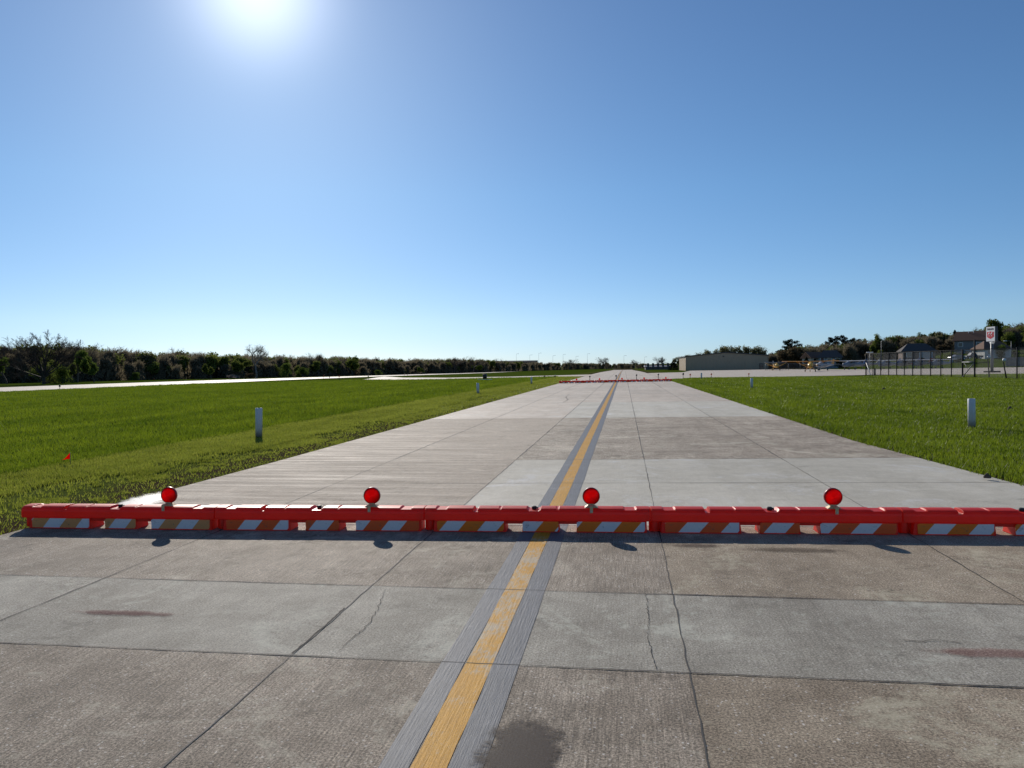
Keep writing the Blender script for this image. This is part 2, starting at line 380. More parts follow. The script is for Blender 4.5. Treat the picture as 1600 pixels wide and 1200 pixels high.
# ------------------------------------------------------------------ taxiway slabs
XJ = [-6.80, -4.52, -2.09, .36, 2.92, 5.32]
def edge_x(side, y):
    """outer slab edge; the right one bulges a little as in the picture"""
    if side < 0: return -6.92+.12*min(1, max(0, (y-7)/8))
    return 5.75-.55*min(1, max(0, (y-10)/8)) if y < 40 else 5.2
YJ = [-12, -6, -1.6, 1.45, 4.505, 6.045, 8.62, 11.75, 14.72, 21.2, 26.6, 38.0, 43.2, 48.4, 56.1]
while YJ[-1] < 485: YJ.append(YJ[-1]+6.1)
def skew(k):          # small joint skew seen at the joints beyond the barricades
    return {6: .06, 7: .070, 8: .088, 9: .08, 10: .08}.get(k, 0.)
def yj(k, x): return YJ[k]+skew(k)*x
rs = random.Random(3)
MATS = [M['tan'], M['grey'], M['newgrey'], M['coarse'], M['pale'], M['scuffed']]
V = []; Fc = []; MI = []; TONE = []
for k in range(len(YJ)-1):
    for c in range(5):
        y0, y1 = YJ[k], YJ[k+1]
        ns = 8
        mi = 0
        if k == 4: mi = 1
        elif k in (6, 7): mi = 2 if c >= 2 else 0
        elif k == 10: mi = 2 if c >= 2 else 4
        elif k in (3, 5, 2) and c >= 3: mi = 3
        elif k >= 11: mi = 4
        if 6 <= k <= 9 and c < 2: mi = 5
        tone = 1+rs.uniform(-.07, .07)
        if 8 <= k <= 9: tone *= 1.12
        for s in range(ns):
            ya = lambda x, t: yj(k, x)*(1-t)+yj(k+1, x)*t
            t0, t1 = s/ns, (s+1)/ns
            x0 = XJ[c] if c else None; x1 = XJ[c+1] if c < 4 else None
            q = []
            for t_, which in ((t0, 0), (t0, 1), (t1, 1), (t1, 0)):
                yy = ya(0, t_)
                xx = (XJ[c] if c else edge_x(-1, yy)) if which == 0 else (XJ[c+1] if c < 4 else edge_x(1, yy))
                yy = ya(xx, t_); q.append((xx, yy, float(h(xx, yy))))
            b = len(V); V += q; Fc.append((b, b+1, b+2, b+3)); MI.append(mi); TONE.append(tone)
me = mesh_fast('taxiway', V, Fc, MATS, MI)
at = me.attributes.new('tone', 'FLOAT', 'FACE'); at.data.foreach_set('value', np.array(TONE, np.float32))
bm = bmesh.new(); bm.from_mesh(me); bmesh.ops.remove_doubles(bm, verts=bm.verts, dist=1e-4)
bm.to_mesh(me); bm.free()
# slab edges: a vertical skirt down into the soil
o = link('taxiway', me); tag(o, kind='structure')
sk = MB()
for sd_, fx in ((-1, lambda y: edge_x(-1, y)), (1, lambda y: edge_x(1, y))):
    ys = list(np.arange(-12, 80, 2.))
    for a, b in zip(ys[:-1], ys[1:]):
        sk.add([(fx(a), a, -.2), (fx(b), b, -.2), (fx(b), b, -.001), (fx(a), a, -.001)], [(0, 1, 2, 3)])
tag(sk.build('slab_edge', M['pale']), kind='structure')

def ribbon(mb, pts, w0, w1, jit, dz, rnd, step=.12):
    """a thin uneven strip lying on the pavement through the points"""
    P = []
    for (a, b) in zip(pts[:-1], pts[1:]):
        L = math.hypot(b[0]-a[0], b[1]-a[1]); n = max(1, int(L/step))
        for i in range(n): P.append((a[0]+(b[0]-a[0])*i/n, a[1]+(b[1]-a[1])*i/n))
    P.append(pts[-1]); ring = []
    ph = rnd.uniform(0, 9)
    for i, p in enumerate(P):
        a = P[max(0, i-1)]; b = P[min(len(P)-1, i+1)]
        dx, dy = b[0]-a[0], b[1]-a[1]; L = math.hypot(dx, dy) or 1; nx, ny = -dy/L, dx/L
        ww = (w0+(w1-w0)*(.5+.5*math.sin(i*.23+ph)*math.sin(i*.071+ph*2)))*rnd.uniform(.7, 1.3)/2
        j = rnd.uniform(-jit, jit); cx, cy = p[0]+nx*j, p[1]+ny*j
        z = float(h(cx, cy))+dz
        ring.append([(cx+nx*ww, cy+ny*ww, z), (cx-nx*ww, cy-ny*ww, z)])
    mb.loft(ring, 0, False, False, None, False)
rj = random.Random(11); jm = MB()
for i, xj in enumerate(XJ[1:-1]):
    ys = [y for y in YJ if y > -2]
    for a, b in zip(ys[:-1], ys[1:]):
        wd = (.004, .013) if a < 12 else (.012, .024) if a < 60 else (.025, .045)
        ribbon(jm, [(xj, a), (xj, b)], wd[0], wd[1], .006 if a < 12 else .010, .004, rj, .12 if a < 30 else .8)
for k in range(3, len(YJ)):
    y = YJ[k]
    wd = (.005, .016) if y < 9 else (.010, .020) if y < 40 else (.02, .05)
    if y > 120: continue
    ribbon(jm, [(edge_x(-1, y)+.02, yj(k, -6.8)), (edge_x(1, y)-.02, yj(k, 5.3))], wd[0], wd[1], .004 if y < 12 else .01, .0045, rj, .1 if y < 20 else .5)
tag(jm.build('pavement_joint', M['joint']), kind='structure')
cm = MB()
def gp(*pts): return [g(*p)[:2] for p in pts]
ribbon(cm, gp((602, 921), (590, 952), (577, 975), (560, 990), (545, 1001), (538, 1010), (530, 1018)), .002, .006, .008, .005, rj, .03)
ribbon(cm, gp((1009, 928), (1014, 965), (1012, 995), (1020, 1025), (1027, 1046)), .002, .006, .008, .005, rj, .03)
ribbon(cm, gp((889, 616), (884, 621), (888, 624), (880, 629)), .015, .04, .04, .005, rj, .2)
ribbon(cm, gp((1410, 1000), (1440, 1003), (1470, 1001), (1500, 1006)), .003, .010, .012, .005, rj, .03)
ribbon(cm, [(-2.098, 4.53), (-2.092, 5.0), (-2.10, 5.45)], .008, .016, .004, .005, rj, .04)
tag(cm.build('pavement_crack', M['crack']), kind='structure')

# centreline: yellow between two faded grey bands
def strip(mb, x0, x1, dz, a=-2, b=478):
    ys = list(np.concatenate([np.arange(a, 40, .5), np.arange(40, b, 6.)])); rnd = random.Random(int(x0*1000))
    mb.loft([[(x0+rnd.uniform(-.006, .006), y, float(h(x0, y))+dz), (x1+rnd.uniform(-.006, .006), y, float(h(x1, y))+dz)] for y in ys], 0, False, False, None, False)
bmk = MB(); strip(bmk, -1.115, -.975, .003); strip(bmk, -.80, -.645, .003); tag(bmk.build('centreline_border', M['border']), kind='structure')
ymk = MB(); strip(ymk, -.972, -.803, .003); tag(ymk.build('centreline', M['yellow']), kind='structure')

# stains with a shape of their own
def blob(name, mat, c, rx, ry, dz, seed, amp=.25, n=64):
    rnd = np.random.RandomState(seed); ph = rnd.rand(8)*6.3; am = rnd.rand(8)
    ring = []
    for i in range(n):
        a = 2*PI*i/n; r = 1+amp*sum(am[k]*math.sin((k+2)*a+ph[k])/(k+2) for k in range(8))+rnd.uniform(-.05, .05)
        ring.append((c[0]+rx*r*math.cos(a), c[1]+ry*r*math.sin(a), float(h(*c[:2]))+dz))
    mb = MB(); mb.add(ring, [tuple(range(n))]); return tag(mb.build(name, mat), kind='structure')
def stain_mat(name, c, a, rx, ry, rough, spec=.5):
    """stain that breaks up towards its rim; local coordinates, centre at the object's origin"""
    t = NT(name); x, y, z = t.sep()
    rad = t.math('SQRT', t.math('ADD', t.math('POWER', t.math('DIVIDE', x, rx), 2.), t.math('POWER', t.math('DIVIDE', y, ry), 2.)))
    e = t.math('ADD', rad, t.math('MULTIPLY', t.math('SUBTRACT', t.math('ADD', t.math('MULTIPLY', t.noise(60, 4, .8), .5), t.math('MULTIPLY', t.noise(7, 5, .75), .7)), .6), 1.9))
    fac = t.math('MULTIPLY', t.math('SUBTRACT', 1., t.step(e, .55, .95)), a)
    b = t.bump(t.noise(90, 3, .75), .3, .004)
    p = t.principled(c, rough, 0, b, spec)
    tr = t.n('ShaderNodeBsdfTransparent'); mx = t.n('ShaderNodeMixShader'); t.l(fac, mx.inputs[0]); t.l(tr.outputs[0], mx.inputs[1]); t.l(p, mx.inputs[2])
    return t.done(mx.outputs[0])
def stain(name, px, py, rx, ry, c, a, rough, rz=0., spec=.5):
    x, y, z = g(px, py); m = stain_mat(name+'_material', c, a, rx, ry, rough, spec)
    mb = MB(); mb.add([(rx*1.5*math.cos(2*PI*i/40), ry*1.5*math.sin(2*PI*i/40), 0) for i in range(40)], [tuple(range(40))])
    o = mb.build(name, m, None, (x, y, z+.0065)); o.rotation_euler.z = rz; return tag(o, kind='structure')
stain('oil_stain', 815, 1178, .235, .40, (.05, .036, .030), .82, .6, 0, .10)
stain('red_stain', 195, 959, .50, .07, (.14, .022, .03), .42, .9, 0, .02)
stain('red_stain', 1560, 1022, .5, .10, (.22, .06, .055), .35, .9, 0, .02)
stain('dark_stain', 1090, 853, .30, .10, (.07, .045, .045), .4, .9, 0, .02)
stain('dark_stain', 1240, 860, .55, .12, (.09, .07, .055), .4, .9, 0, .02)
stain('wet_glare_patch', 222, 784, .34, .85, (.24, .23, .22), .8, .36, .25, .5)  # wet slab patch, a glossy sheet laid in for the white sun glare

# ------------------------------------------------------------------ runway, connector, apron
def drape(name, near, far, mat, dz, nu=60, nv=10):
    """pavement between two surveyed edge lines, following the terrain"""
    def samp(pts, t):
        s = t*(len(pts)-1); i = min(int(s), len(pts)-2); f = s-i
        return (pts[i][0]*(1-f)+pts[i+1][0]*f, pts[i][1]*(1-f)+pts[i+1][1]*f)
    V = []; Fq = []
    for i in range(nu+1):
        a = samp(near, i/nu); b = samp(far, i/nu)
        for j in range(nv+1):
            f = j/nv; x = a[0]*(1-f)+b[0]*f; y = a[1]*(1-f)+b[1]*f; V.append((x, y, float(h(x, y))+dz))
    for i in range(nu):
        for j in range(nv):
            p = i*(nv+1)+j; Fq.append((p, p+1, p+nv+2, p+nv+1))
    me = mesh_fast(name, V, Fq, mat); a = me.attributes.new('tone', 'FLOAT', 'FACE'); a.data.foreach_set('value', np.ones(len(Fq), np.float32))
    return tag(link(name, me), kind='structure')
# runway edges run parallel to the taxiway
rn = g(0, 613)[0]; rf = g(0, 605.5)[0]
drape('runway', [(rn, -60), (rn, 200), (rn, 640)], [(rf, -60), (rf, 200), (rf, 640)], M['pale'], .02, 90, 8)
# connector between runway and taxiway
c_near = gp((560, 594.6), (640, 594.2), (700, 593.3), (800, 590.9), (884, 588.6))
c_far = gp((600, 588.5), (630, 590.2), (700, 590.4), (800, 588.6), (905, 585.8))
drape('connector', [(x, y) for x, y in c_near]+[(-5., c_near[-1][1]+2)], [(x, y) for x, y in c_far]+[(-5., c_far[-1][1]+6)], M['pale'], .028, 60, 6)
# apron on the right
ap_near = [(5.0, 93.), (9.5, 102.)]+[(x, y) for x, y in gp((1120, 590.6), (1240, 588.6), (1350, 586.2))]+[(34.6, 114), (44, 99), (60, 96), (120, 92)]
ap_far = [(5.0, 172.), (14., 185.)]+[(21., 250), (26., 262), (50., 262), (55., 205), (66, 200), (80, 196), (140, 190)]
drape('apron', ap_near, ap_far, M['pale'], .03, 100, 40)

# ------------------------------------------------------------------ grass blades (uncountable)
def grass(name, mat, seed, n, xr, yr, hgt, keep):
    rnd = np.random.RandomState(seed)
    u = rnd.rand(n); y0, y1 = yr
    # more blades near the camera: density falls with distance
    Y = y0*(y1/y0)**u; X = xr[0]+(xr[1]-xr[0])*rnd.rand(n)
    ok = keep(X, Y, rnd); X = X[ok]; Y = Y[ok]; n = len(X)
    D = np.hypot(X, Y)
    cz = (ROT @ np.array([0, 0, -1.])); xv = X/np.maximum(Y, .1)
    hh = hgt*(.5+1.*rnd.rand(n))*(.45+.6*vnoise(X, Y, 1.7, 9)+.5*vnoise(X, Y, .35, 8))*np.clip(D/22., 1., 1.7); ww = .005*np.clip(D/8., 1, 9)*(.7+.6*rnd.rand(n))
    an = rnd.rand(n)*2*PI; ln = hh*(.15+.75*rnd.rand(n)); ld = rnd.rand(n)*2*PI
    hh = hh*np.where((X > -8.2+.7*(vnoise(X, Y, 2., 4)-.5)) & (X < 0), .5, 1.)
    Z = h(X, Y)-.04
    V = np.empty((n, 3, 3), np.float32)
    V[:, 0] = np.stack([X-np.cos(an)*ww, Y-np.sin(an)*ww, Z], -1); V[:, 1] = np.stack([X+np.cos(an)*ww, Y+np.sin(an)*ww, Z], -1)
    V[:, 2] = np.stack([X+np.cos(ld)*ln, Y+np.sin(ld)*ln, Z+hh+.02], -1)
    return link(name, mesh_fast(name, V.reshape(-1, 3), np.arange(n*3).reshape(-1, 3), mat))
def vnoise(X, Y, s, seed):
    """cheap smooth value noise"""
    rnd = np.random.RandomState(seed); T = rnd.rand(64, 64); x = X/s; y = Y/s
    i = np.floor(x).astype(int); j = np.floor(y).astype(int); fx = x-i; fy = y-j; fx = fx*fx*(3-2*fx); fy = fy*fy*(3-2*fy)
    a = T[i % 64, j % 64]; b = T[(i+1) % 64, j % 64]; c = T[i % 64, (j+1) % 64]; d = T[(i+1) % 64, (j+1) % 64]
    return (a*(1-fx)+b*fx)*(1-fy)+(c*(1-fx)+d*fx)*fy
def infov(X, Y): return (X > -1.1*Y-5) & (X < .75*Y+5)
def keep_mown_l(X, Y, rnd):
    e = -6.82-X
    ok = infov(X, Y) & (e > -.03) & (X > -11.1+.25*(vnoise(X, Y, 1.5, 1)-.5))
    soil = (e < .15+(.5+2.6*np.clip(1-(Y-8)/30, 0, 1))*(.25+vnoise(X, Y, .8, 2))*vnoise(X, Y, 3., 5)*1.6) & (vnoise(X, Y, .3, 6) > .2)
    return ok & ~(soil & (rnd.rand(len(X)) > .09)) & (Y < np.interp(X, [p_[0] for p_ in c_near], [p_[1] for p_ in c_near])-.6)
def keep_mown_r(X, Y, rnd):
    ex = np.where(Y < 40, 5.75-.55*np.clip((Y-10)/8, 0, 1), 5.2); e = X-ex
    ok = infov(X, Y) & (e > -.03) & (Y < np.where(X < 9.5, 93+(X-5)*2, np.where(X < 22, 101.5+(X-9.5)*.3, 105-(X-22)*.0)))
    return ok & ~((e < .3*vnoise(X, Y, .8, 3)) & (rnd.rand(len(X)) > .3))
def keep_rough_l(X, Y, rnd): return infov(X, Y) & (X < -10.95+.25*(vnoise(X, Y, 1.5, 1)-.5)) & (X > rn+.5) & (Y < np.interp(X, [p_[0] for p_ in c_near], [p_[1] for p_ in c_near])-.6)
tag(grass('mown_grass', M['blade_mown'], 1, 560000, (-11.3, -6.7), (4., 165), .055, keep_mown_l), kind='stuff')
tag(grass('mown_grass', M['blade_rough'], 2, 2300000, (5., 60), (4.5, 102), .068, keep_mown_r), kind='stuff')
tag(grass('lush_grass', M['blade_rough'], 3, 1900000, (-75, -10.7), (7., 190), .10, keep_rough_l), kind='stuff')

# ------------------------------------------------------------------ barricades
BL = 2.44
def beam_mesh():
    mb = MB()
    def prof(x, cut, squeeze=1.):
        pts = [(-.118, .122), (-.127, .130), (-.127, .196), (-.122, .220), (-.108, .240), (-.085, .252), (-.045, .258), (0, .259)]
        pts = pts+[(-y, z) for y, z in pts[-2::-1]]
        return [(x, y*squeeze, min(z, cut)) for y, z in pts]
    st = [(0, 9, .97), (.006, 9, 1)]
    def notch(a, b, depth, sl=.007): st.extend([(a-sl, 9, 1), (a, .259-depth, 1), (b, .259-depth, 1), (b+sl, 9, 1)])
    notch(.055, .095, .016); notch(.222, .238, .040, .003); notch(.337, .343, .010, .004); notch(.468, .512, .030, .010)
    notch(.592, .600, .010, .004); notch(.892, .935, .018); st.extend([(.994, 9, 1), (1., 9, .97)])
    mb.loft([prof(u*BL-BL/2, c, s) for u, c, s in st], 0, False)
    def block(u0, u1, l=.014, r=.014):
        x0, x1 = u0*BL-BL/2, u1*BL-BL/2
        mb.loft([[(x0, -.112, .124), (x1, -.112, .124), (x1, .112, .124), (x0, .112, .124)], [(x0-l, -.117, 0), (x1+r, -.117, 0), (x1+r, .117, 0), (x0-l, .117, 0)]], 0, False)
    block(.045, .362); block(.444, .598); block(.684, .985, .014, 0)
    for a, b in ((.362, .444), (.598, .684)):    # the bridges over the lifting pockets
        x0, x1 = a*BL-BL/2-.004, b*BL-BL/2+.004
        mb.box(((x0+x1)/2, 0, .106), (x1-x0, .20, .04))
    # hinge knuckle at the left end
    mb.tube((-BL/2+.045, 0, .004), (-BL/2+.045, 0, .124), .062, n=16)
    mb.box((-BL/2+.075, 0, .07), (.06, .09, .10))
    return mb
def make_barricade(phase, c1, c2, label, lamp=True):
    root = empty('low_barricade', (0, 0, 0), 0, label, 'barricade', 'red low profile barricades across the near taxiway')
    beam_mesh().build('shell', M['red'], root, None, .005, 2)
    pm = panel_mat('striped_sheeting', phase, c1, c2)
    for u0, u1 in ((.056, .358), (.440, .600), (.680, .978)):
        x0, x1 = u0*BL-BL/2, u1*BL-BL/2; mb = MB()
        pr = [(x0+.006, .012), (x1-.018, .010), (x1-.002, .030), (x1-.002, .116), (x0+.018, .119), (x0, .105)]
        mb.loft([[(x, -.1235, z) for x, z in pr], [(x, -.112, z) for x, z in pr]], 0, False)
        mb.build('reflective_panel', pm, root)
    c = MB(); c.lathe([(.020, .225), (.026, .232), (.026, .262), (.018, .266)], 16, 0, Matrix.Translation((.49*BL-BL/2, 0, 0))); c.box((.49*BL-BL/2+.028, 0, .245), (.03, .03, .02)); c.build('filler_cap', M['cap'], root, None, .002, 1)
    if lamp:
        zc = .375; lx = .745*BL-BL/2
        m = Matrix.Translation((lx, 0, zc)) @ Matrix.Rotation(PI/2, 4, 'X')
        wl = MB(); wl.loft([[(q*math.cos(2*PI*i/40), q*math.sin(2*PI*i/40), zz) for i in range(40)] for q, zz in ((.0875, -.016), (.0885, -.017), (.0945, -.014), (.0945, .014), (.0885, .017), (.0875, .016), (.0875, -.016))], 0, True, False); wl2 = wl.build('warning_light', M['rim'], root); wl2.matrix_local = m
        ln = MB(); ln.lathe([(.004, .046), (.03, .044), (.055, .037), (.075, .026), (.088, .0155)], 40); ln.lathe([(.088, -.0155), (.075, -.026), (.055, -.037), (.03, -.044), (.004, -.046)], 40)
        # lens turned so its ring texture is centred on the disc
        l2 = MB()
        for p, f in ((ln.v, ln.f),): l2.add([(x, -z, y) for x, y, z in p], f, 0, True)
        for i_ in range(len(l2.f)):
            if max(l2.v[j][1] for j in l2.f[i_]) > .012: l2.m[i_] = 1
        le = l2.build('lens', [M['lens'], M['lensback']], wl2); le.matrix_local = Matrix.Rotation(-PI/2, 4, 'X')
        br = MB(); br.box((lx, -.01, .268), (.15, .10, .024), 0, None, (.5, .7)); br.box((lx, -.006, .285), (.06, .05, .02)); br.box((lx, -.131, .250), (.034, .006, .075)); br.box((lx, -.09, .284), (.034, .09, .006))
        bo = MB(); bo.tube((lx, -.133, .232), (lx, -.143, .232), .009, None, 8); bo = bo.build('bolt', M['bolt'], wl2); bo.matrix_local = m.inverted()
        b = br.build('bracket', [M['bracket'], M['bolt']], wl2, None, .002, 1); b.matrix_local = m.inverted()
    return root
JP = [(33, 825.5), (335, 829), (663, 831), (1017, 833.5), (1411, 836.5)]
JG = [np.array(g(*p)[:2]) for p in JP]
JG.append(JG[4]+(JG[4]-JG[3])*.97)
RED_ORANGE = (.95, .11, .012)
specs = [(-.02, FADED_S, WHITE_S, 'red low barricade with faded yellow and white stripes, leftmost of the near row'),
         (.20, WHITE_S, RED_ORANGE, 'red low barricade just left of the yellow centreline in the near row, striped white first'),
         (.10, ORANGE_S, WHITE_S, 'red low barricade lying across the yellow centreline in the near row'),
         (.20, WHITE_S, RED_ORANGE, 'red low barricade just right of the yellow centreline in the near row, lamp on top'),
         (.05, ORANGE_S, WHITE_S, 'red low barricade cut off by the right edge of the photo, no lamp in view')]
for k, (ph, a, b, lab) in enumerate(specs):
    p, q = JG[k], JG[k+1]; c = (p+q)/2; ang = math.atan2(q[1]-p[1], q[0]-p[0]); L = np.linalg.norm(q-p)
    ob = make_barricade(ph, a, b, lab, k < 4)
    ob.location = (c[0]-math.sin(ang)*.125, c[1]+math.cos(ang)*.125, .003); ob.rotation_euler = (0, 0, ang); ob.scale = (L/BL*.996, 1, 1)
    if k < 4:
        for ch in ob.children:
            if ch.name.startswith('warning_light'): ch.scale = (1/ob.scale.x, 1, 1)

# the far row
far = make_barricade(.0, ORANGE_S, WHITE_S, 'distant red low barricade lying across the yellow centreline in the far row')
far['group'] = 'red barricades of the far row'
fl = np.array(g(874, 599)[:2]); fr = np.array(g(1049, 595.5)[:2]); ang = math.atan2(fr[1]-fl[1], fr[0]-fl[0]); nb = 5; Lf = np.linalg.norm(fr-fl)
flabs = ['distant red low barricade at the left end of the far row, beside the grass', 'distant red low barricade left of the yellow centreline in the far row',
         None, 'distant red low barricade right of the yellow centreline in the far row', 'distant red low barricade at the right end of the far row, beside the grass']
for k in range(nb):
    ob = far if k == 2 else copy_tree(far)
    c = fl+(fr-fl)*(k+.5)/nb; ob.location = (c[0], c[1], float(h(*c))); ob.rotation_euler = (0, 0, ang); ob.scale = (Lf/nb/BL*.99, 1, 1)
    if flabs[k]: ob['label'] = flabs[k]
# dark marker posts behind the far row
def marker_post(px, y, hgt, label):
    x, z = col_at(px, y); r = empty('marker_post', (x, y, z), 0, label, 'marker post', 'dark marker posts behind the far barricades')
    a = MB(); a.lathe([(.16, 0), (.16, .05), (.05, .07)], 12); a.build('base', M['rubber'], r)
    a = MB(); a.tube((0, 0, .05), (0, 0, hgt-.12), .035, None, 8); a.build('post', M['blackp'], r)
    a = MB(); a.lathe([(.03, hgt-.2), (.08, hgt-.17), (.10, hgt-.1), (.08, hgt-.02), (.03, hgt)], 12); a.build('head', M['blackp'], r)
for px, y, hg, lab in ((921.5, 92, .62, 'dark round headed marker post behind the left part of the far barricades'), (962.5, 92.5, .66, 'dark round headed marker post beside the yellow centreline at the far barricades'),
                       (994.5, 93, .72, 'dark round headed marker post right of the yellow centreline behind the far barricades'), (1028.5, 93.5, .75, 'dark round headed marker post at the right end of the far barricades')):
    marker_post(px, y, hg, lab)

# ------------------------------------------------------------------ white posts, edge lights, flags
def post_thing(px, py, rad, hgt, label):
    x, y, z = g(px, py); r = empty('marker_post', (x, y, z-.03), 0, label, 'marker post', 'white tube posts beside the taxiway')
    a = MB(); a.lathe([(rad, 0), (rad, hgt-.01), (rad-.008, hgt), (rad-.012, hgt), (rad-.012, hgt-.04)], 28); a.build('tube', M['pvc'], r)
    b = MB(); b.lathe([(rad*2.6, .0), (rad*2.4, .03), (rad*1.1, .045)], 24); b.build('base', M['soilm'], r); r.rotation_euler = (.012, -.02 if x < 0 else .004, px)
for px, py, hg, lab in ((404.5, 684.5, .83, 'white tube post nearest the camera in the left grass'), (747, 616.5, .80, 'white tube post further off in the left grass, before the far barricades'),
                    (830.5, 600.5, .76, 'small distant white tube post in the left grass near the far barricades'), (1518.5, 670, .83, 'white tube post nearest the camera in the right grass'),
                    (1174.5, 608, .80, 'white tube post further off in the right grass'), (1096, 592.5, .80, 'small distant tube post in the right grass beside the apron')):
    post_thing(px, py, .09, hg, lab)
def edge_light(px, py, hgt, mat, label, grp):
    x, y, z = g(px, py); r = empty('edge_light', (x, y, z), 0, label, 'edge light', grp)
    a = MB(); a.lathe([(.10, 0), (.10, .05), (.03, .07), (.03, hgt*.6)], 10); a.build('stem', M['darksteel'], r)
    a = MB(); a.lathe([(.05, hgt*.6), (.11, hgt*.64), (.11, hgt*.86), (.06, hgt*.97), (.02, hgt)], 12); a.build('head', mat, r)
for px, py, hg, m, lab in ((93.5, 610, .75, M['blackp'], 'dark runway edge light with round head at the near runway edge, far left'), (506, 593.5, 1.0, M['orangep'], 'orange marker light at the runway edge, leftmost of three'),
                       (515, 593, .7, M['blackp'], 'thin dark marker light at the runway edge between two others'), (530, 593.2, .85, M['orangep'], 'orange marker light at the runway edge, rightmost of three'),
                       (575.5, 592.6, .7, M['blackp'], 'dark edge light on the runway shoulder before the connector'), (241, 594.5, .55, M['orangep'], 'yellowish light beyond the runway at the woodland edge'),
                       (632, 588, .7, M['orangep'], 'orange light beside the grass island tip, left one'), (637, 588, .7, M['blackp'], 'dark light beside the grass island tip, right one'),
                       (470, 589.5, .55, M['orangep'], 'small yellow light on the far runway edge before the trees')):
    edge_light(px, py, hg, m, lab, 'runway edge lights')
for px, py, hg, m, lab in ((1067.5, 591.3, .74, M['blackp'], 'dark edge light at the apron grass corner, nearest the far barricades'), (1078.5, 590.8, .60, M['orangep'], 'short orange edge light at the apron grass edge'),
                       (1111.5, 589.4, .55, M['orangep'], 'orange edge light at the apron edge right of a white post'), (1170, 588.7, .5, M['orangep'], 'orange edge light at the apron edge above the white post'),
                       (851, 592.5, .5, M['blackp'], 'small dark edge light in the left grass beside the connector'), (867, 592, .5, M['blackp'], 'tiny dark edge light near the connector corner')):
    edge_light(px, py, hg, m, lab, 'taxiway edge lights')
x, y, z = g(110, 727); r = empty('marking_flag', (x, y, z), .3, 'small red marking flag in the left grass', 'flag')
a = MB(); a.tube((0, 0, -.03), (0, 0, .20), .003, None, 6); a.build('wire', M['steel'], r); r.scale = (1.7, 1.7, 1.25)
a = MB(); a.loft([[(0, .001, .10), (0, .001, .20)], [(-.045, .014, .095), (-.03, .012, .155)], [(-.085, -.006, .085), (-.06, -.004, .105)]], 0, False, False, None, False)
a.loft([[(0, -.001, .10), (0, -.001, .20)], [(-.045, .011, .095), (-.03, .009, .155)], [(-.085, -.009, .085), (-.06, -.007, .105)]], 0, False, False, None, False); a.build('cloth', M['flag'], r)
# dark runway lamp unit on white feet
x, y, z = g(757.5, 595.5); r = empty('approach_light_unit', (x, y, z), .2, 'dark drum shaped light unit on a white frame in the left grass', 'light unit')
a = MB(); a.tube((-.25, 0, .62), (.25, 0, .62), .34, None, 20); a.build('drum', M['blackp'], r, None, .03, 2)
a = MB(); a.tube((.26, 0, .62), (.28, 0, .62), .30, None, 20); a.build('face', M['white'], r)
a = MB(); a.box((0, 0, .22), (1.9, .12, .08)); [a.box((dx, 0, .09), (.08, .5, .18)) for dx in (-.8, .8)]; a.build('frame', M['white'], r)

# ------------------------------------------------------------------ trees
UP = np.array([0, 0, 1.])
def skeleton(rnd, trunk, levels, spread, kids, shrink, wig, up, r0):
    segs = []; tips = []
    def rec(p, d, L, r, lev):
        n = 3
        for i in range(n):
            d = d+rnd.normal(0, wig, 3)+UP*up*(.4 if lev == 0 else 1); d /= np.linalg.norm(d)
            q = p+d*L/n; ra = r*(1-.35*i/n); rb = r*(1-.35*(i+1)/n); segs.append((p, q, ra, rb, lev))
            if lev >= 1 and lev < levels and i < n-1 and rnd.rand() < .6: child(q, d, L*.8, rb*.6, lev)
            p = q
        if lev < levels:
            for _ in range(kids if lev else kids+1): child(p, d, L, r*.65, lev)
        else: tips.append((p, d))
    def child(p, d, L, r, lev):
        a = rnd.normal(0, 1, 3); a -= a.dot(d)*d; a /= np.linalg.norm(a)
        e = d*math.cos(spread)+a*math.sin(spread)*rnd.uniform(.7, 1.25); e /= np.linalg.norm(e)
        rec(p, e, L*shrink*rnd.uniform(.75, 1.15), r, lev+1)
    rec(np.zeros(3), np.array([rnd.normal(0, .05), rnd.normal(0, .05), 1.]), trunk, r0, 0)
    return segs, tips
def tubes(segs, minlev=0, maxlev=9):
    V = []; T = []
    for p, q, a, b, lev in segs:
        if not minlev <= lev <= maxlev: continue
        n = 6 if lev == 0 else 4 if lev == 1 else 3
        d = q-p; d = d/(np.linalg.norm(d)+1e-9); e = np.cross(d, [.3, .5, .81]); e /= np.linalg.norm(e)+1e-9; f = np.cross(d, e); base = len(V)
        for c, r in ((p, a), (q, b)):
            for i in range(n): V.append(c+(e*math.cos(2*PI*i/n)+f*math.sin(2*PI*i/n))*r)
        for i in range(n):
            k = (i+1) % n; T += [(base+i, base+k, base+n+k), (base+i, base+n+k, base+n+i)]
    return np.array(V), np.array(T)
def flakes(C, rnd, ln, wd, dirs=None, dj=.6):
    """one small triangle per centre (leaf or twig)"""
    n = len(C); a = rnd.normal(0, 1, (n, 3)) if dirs is None else dirs+rnd.normal(0, dj, (n, 3)); a /= np.linalg.norm(a, axis=1)[:, None]
    b = np.cross(a, rnd.normal(0, 1, (n, 3))); b /= np.linalg.norm(b, axis=1)[:, None]+1e-9
    l = ln*rnd.uniform(.6, 1.3, (n, 1)); w = wd*rnd.uniform(.6, 1.3, (n, 1))
    V = np.stack([C-b*w/2-a*l*.3, C+b*w/2-a*l*.3, C+a*l*.7], 1).reshape(-1, 3)
    return V, np.arange(n*3).reshape(-1, 3)
def normalise(parts):
    zs = max(p[0][:, 2].max() for p in parts)
    return [(V/zs, T) for V, T in parts]
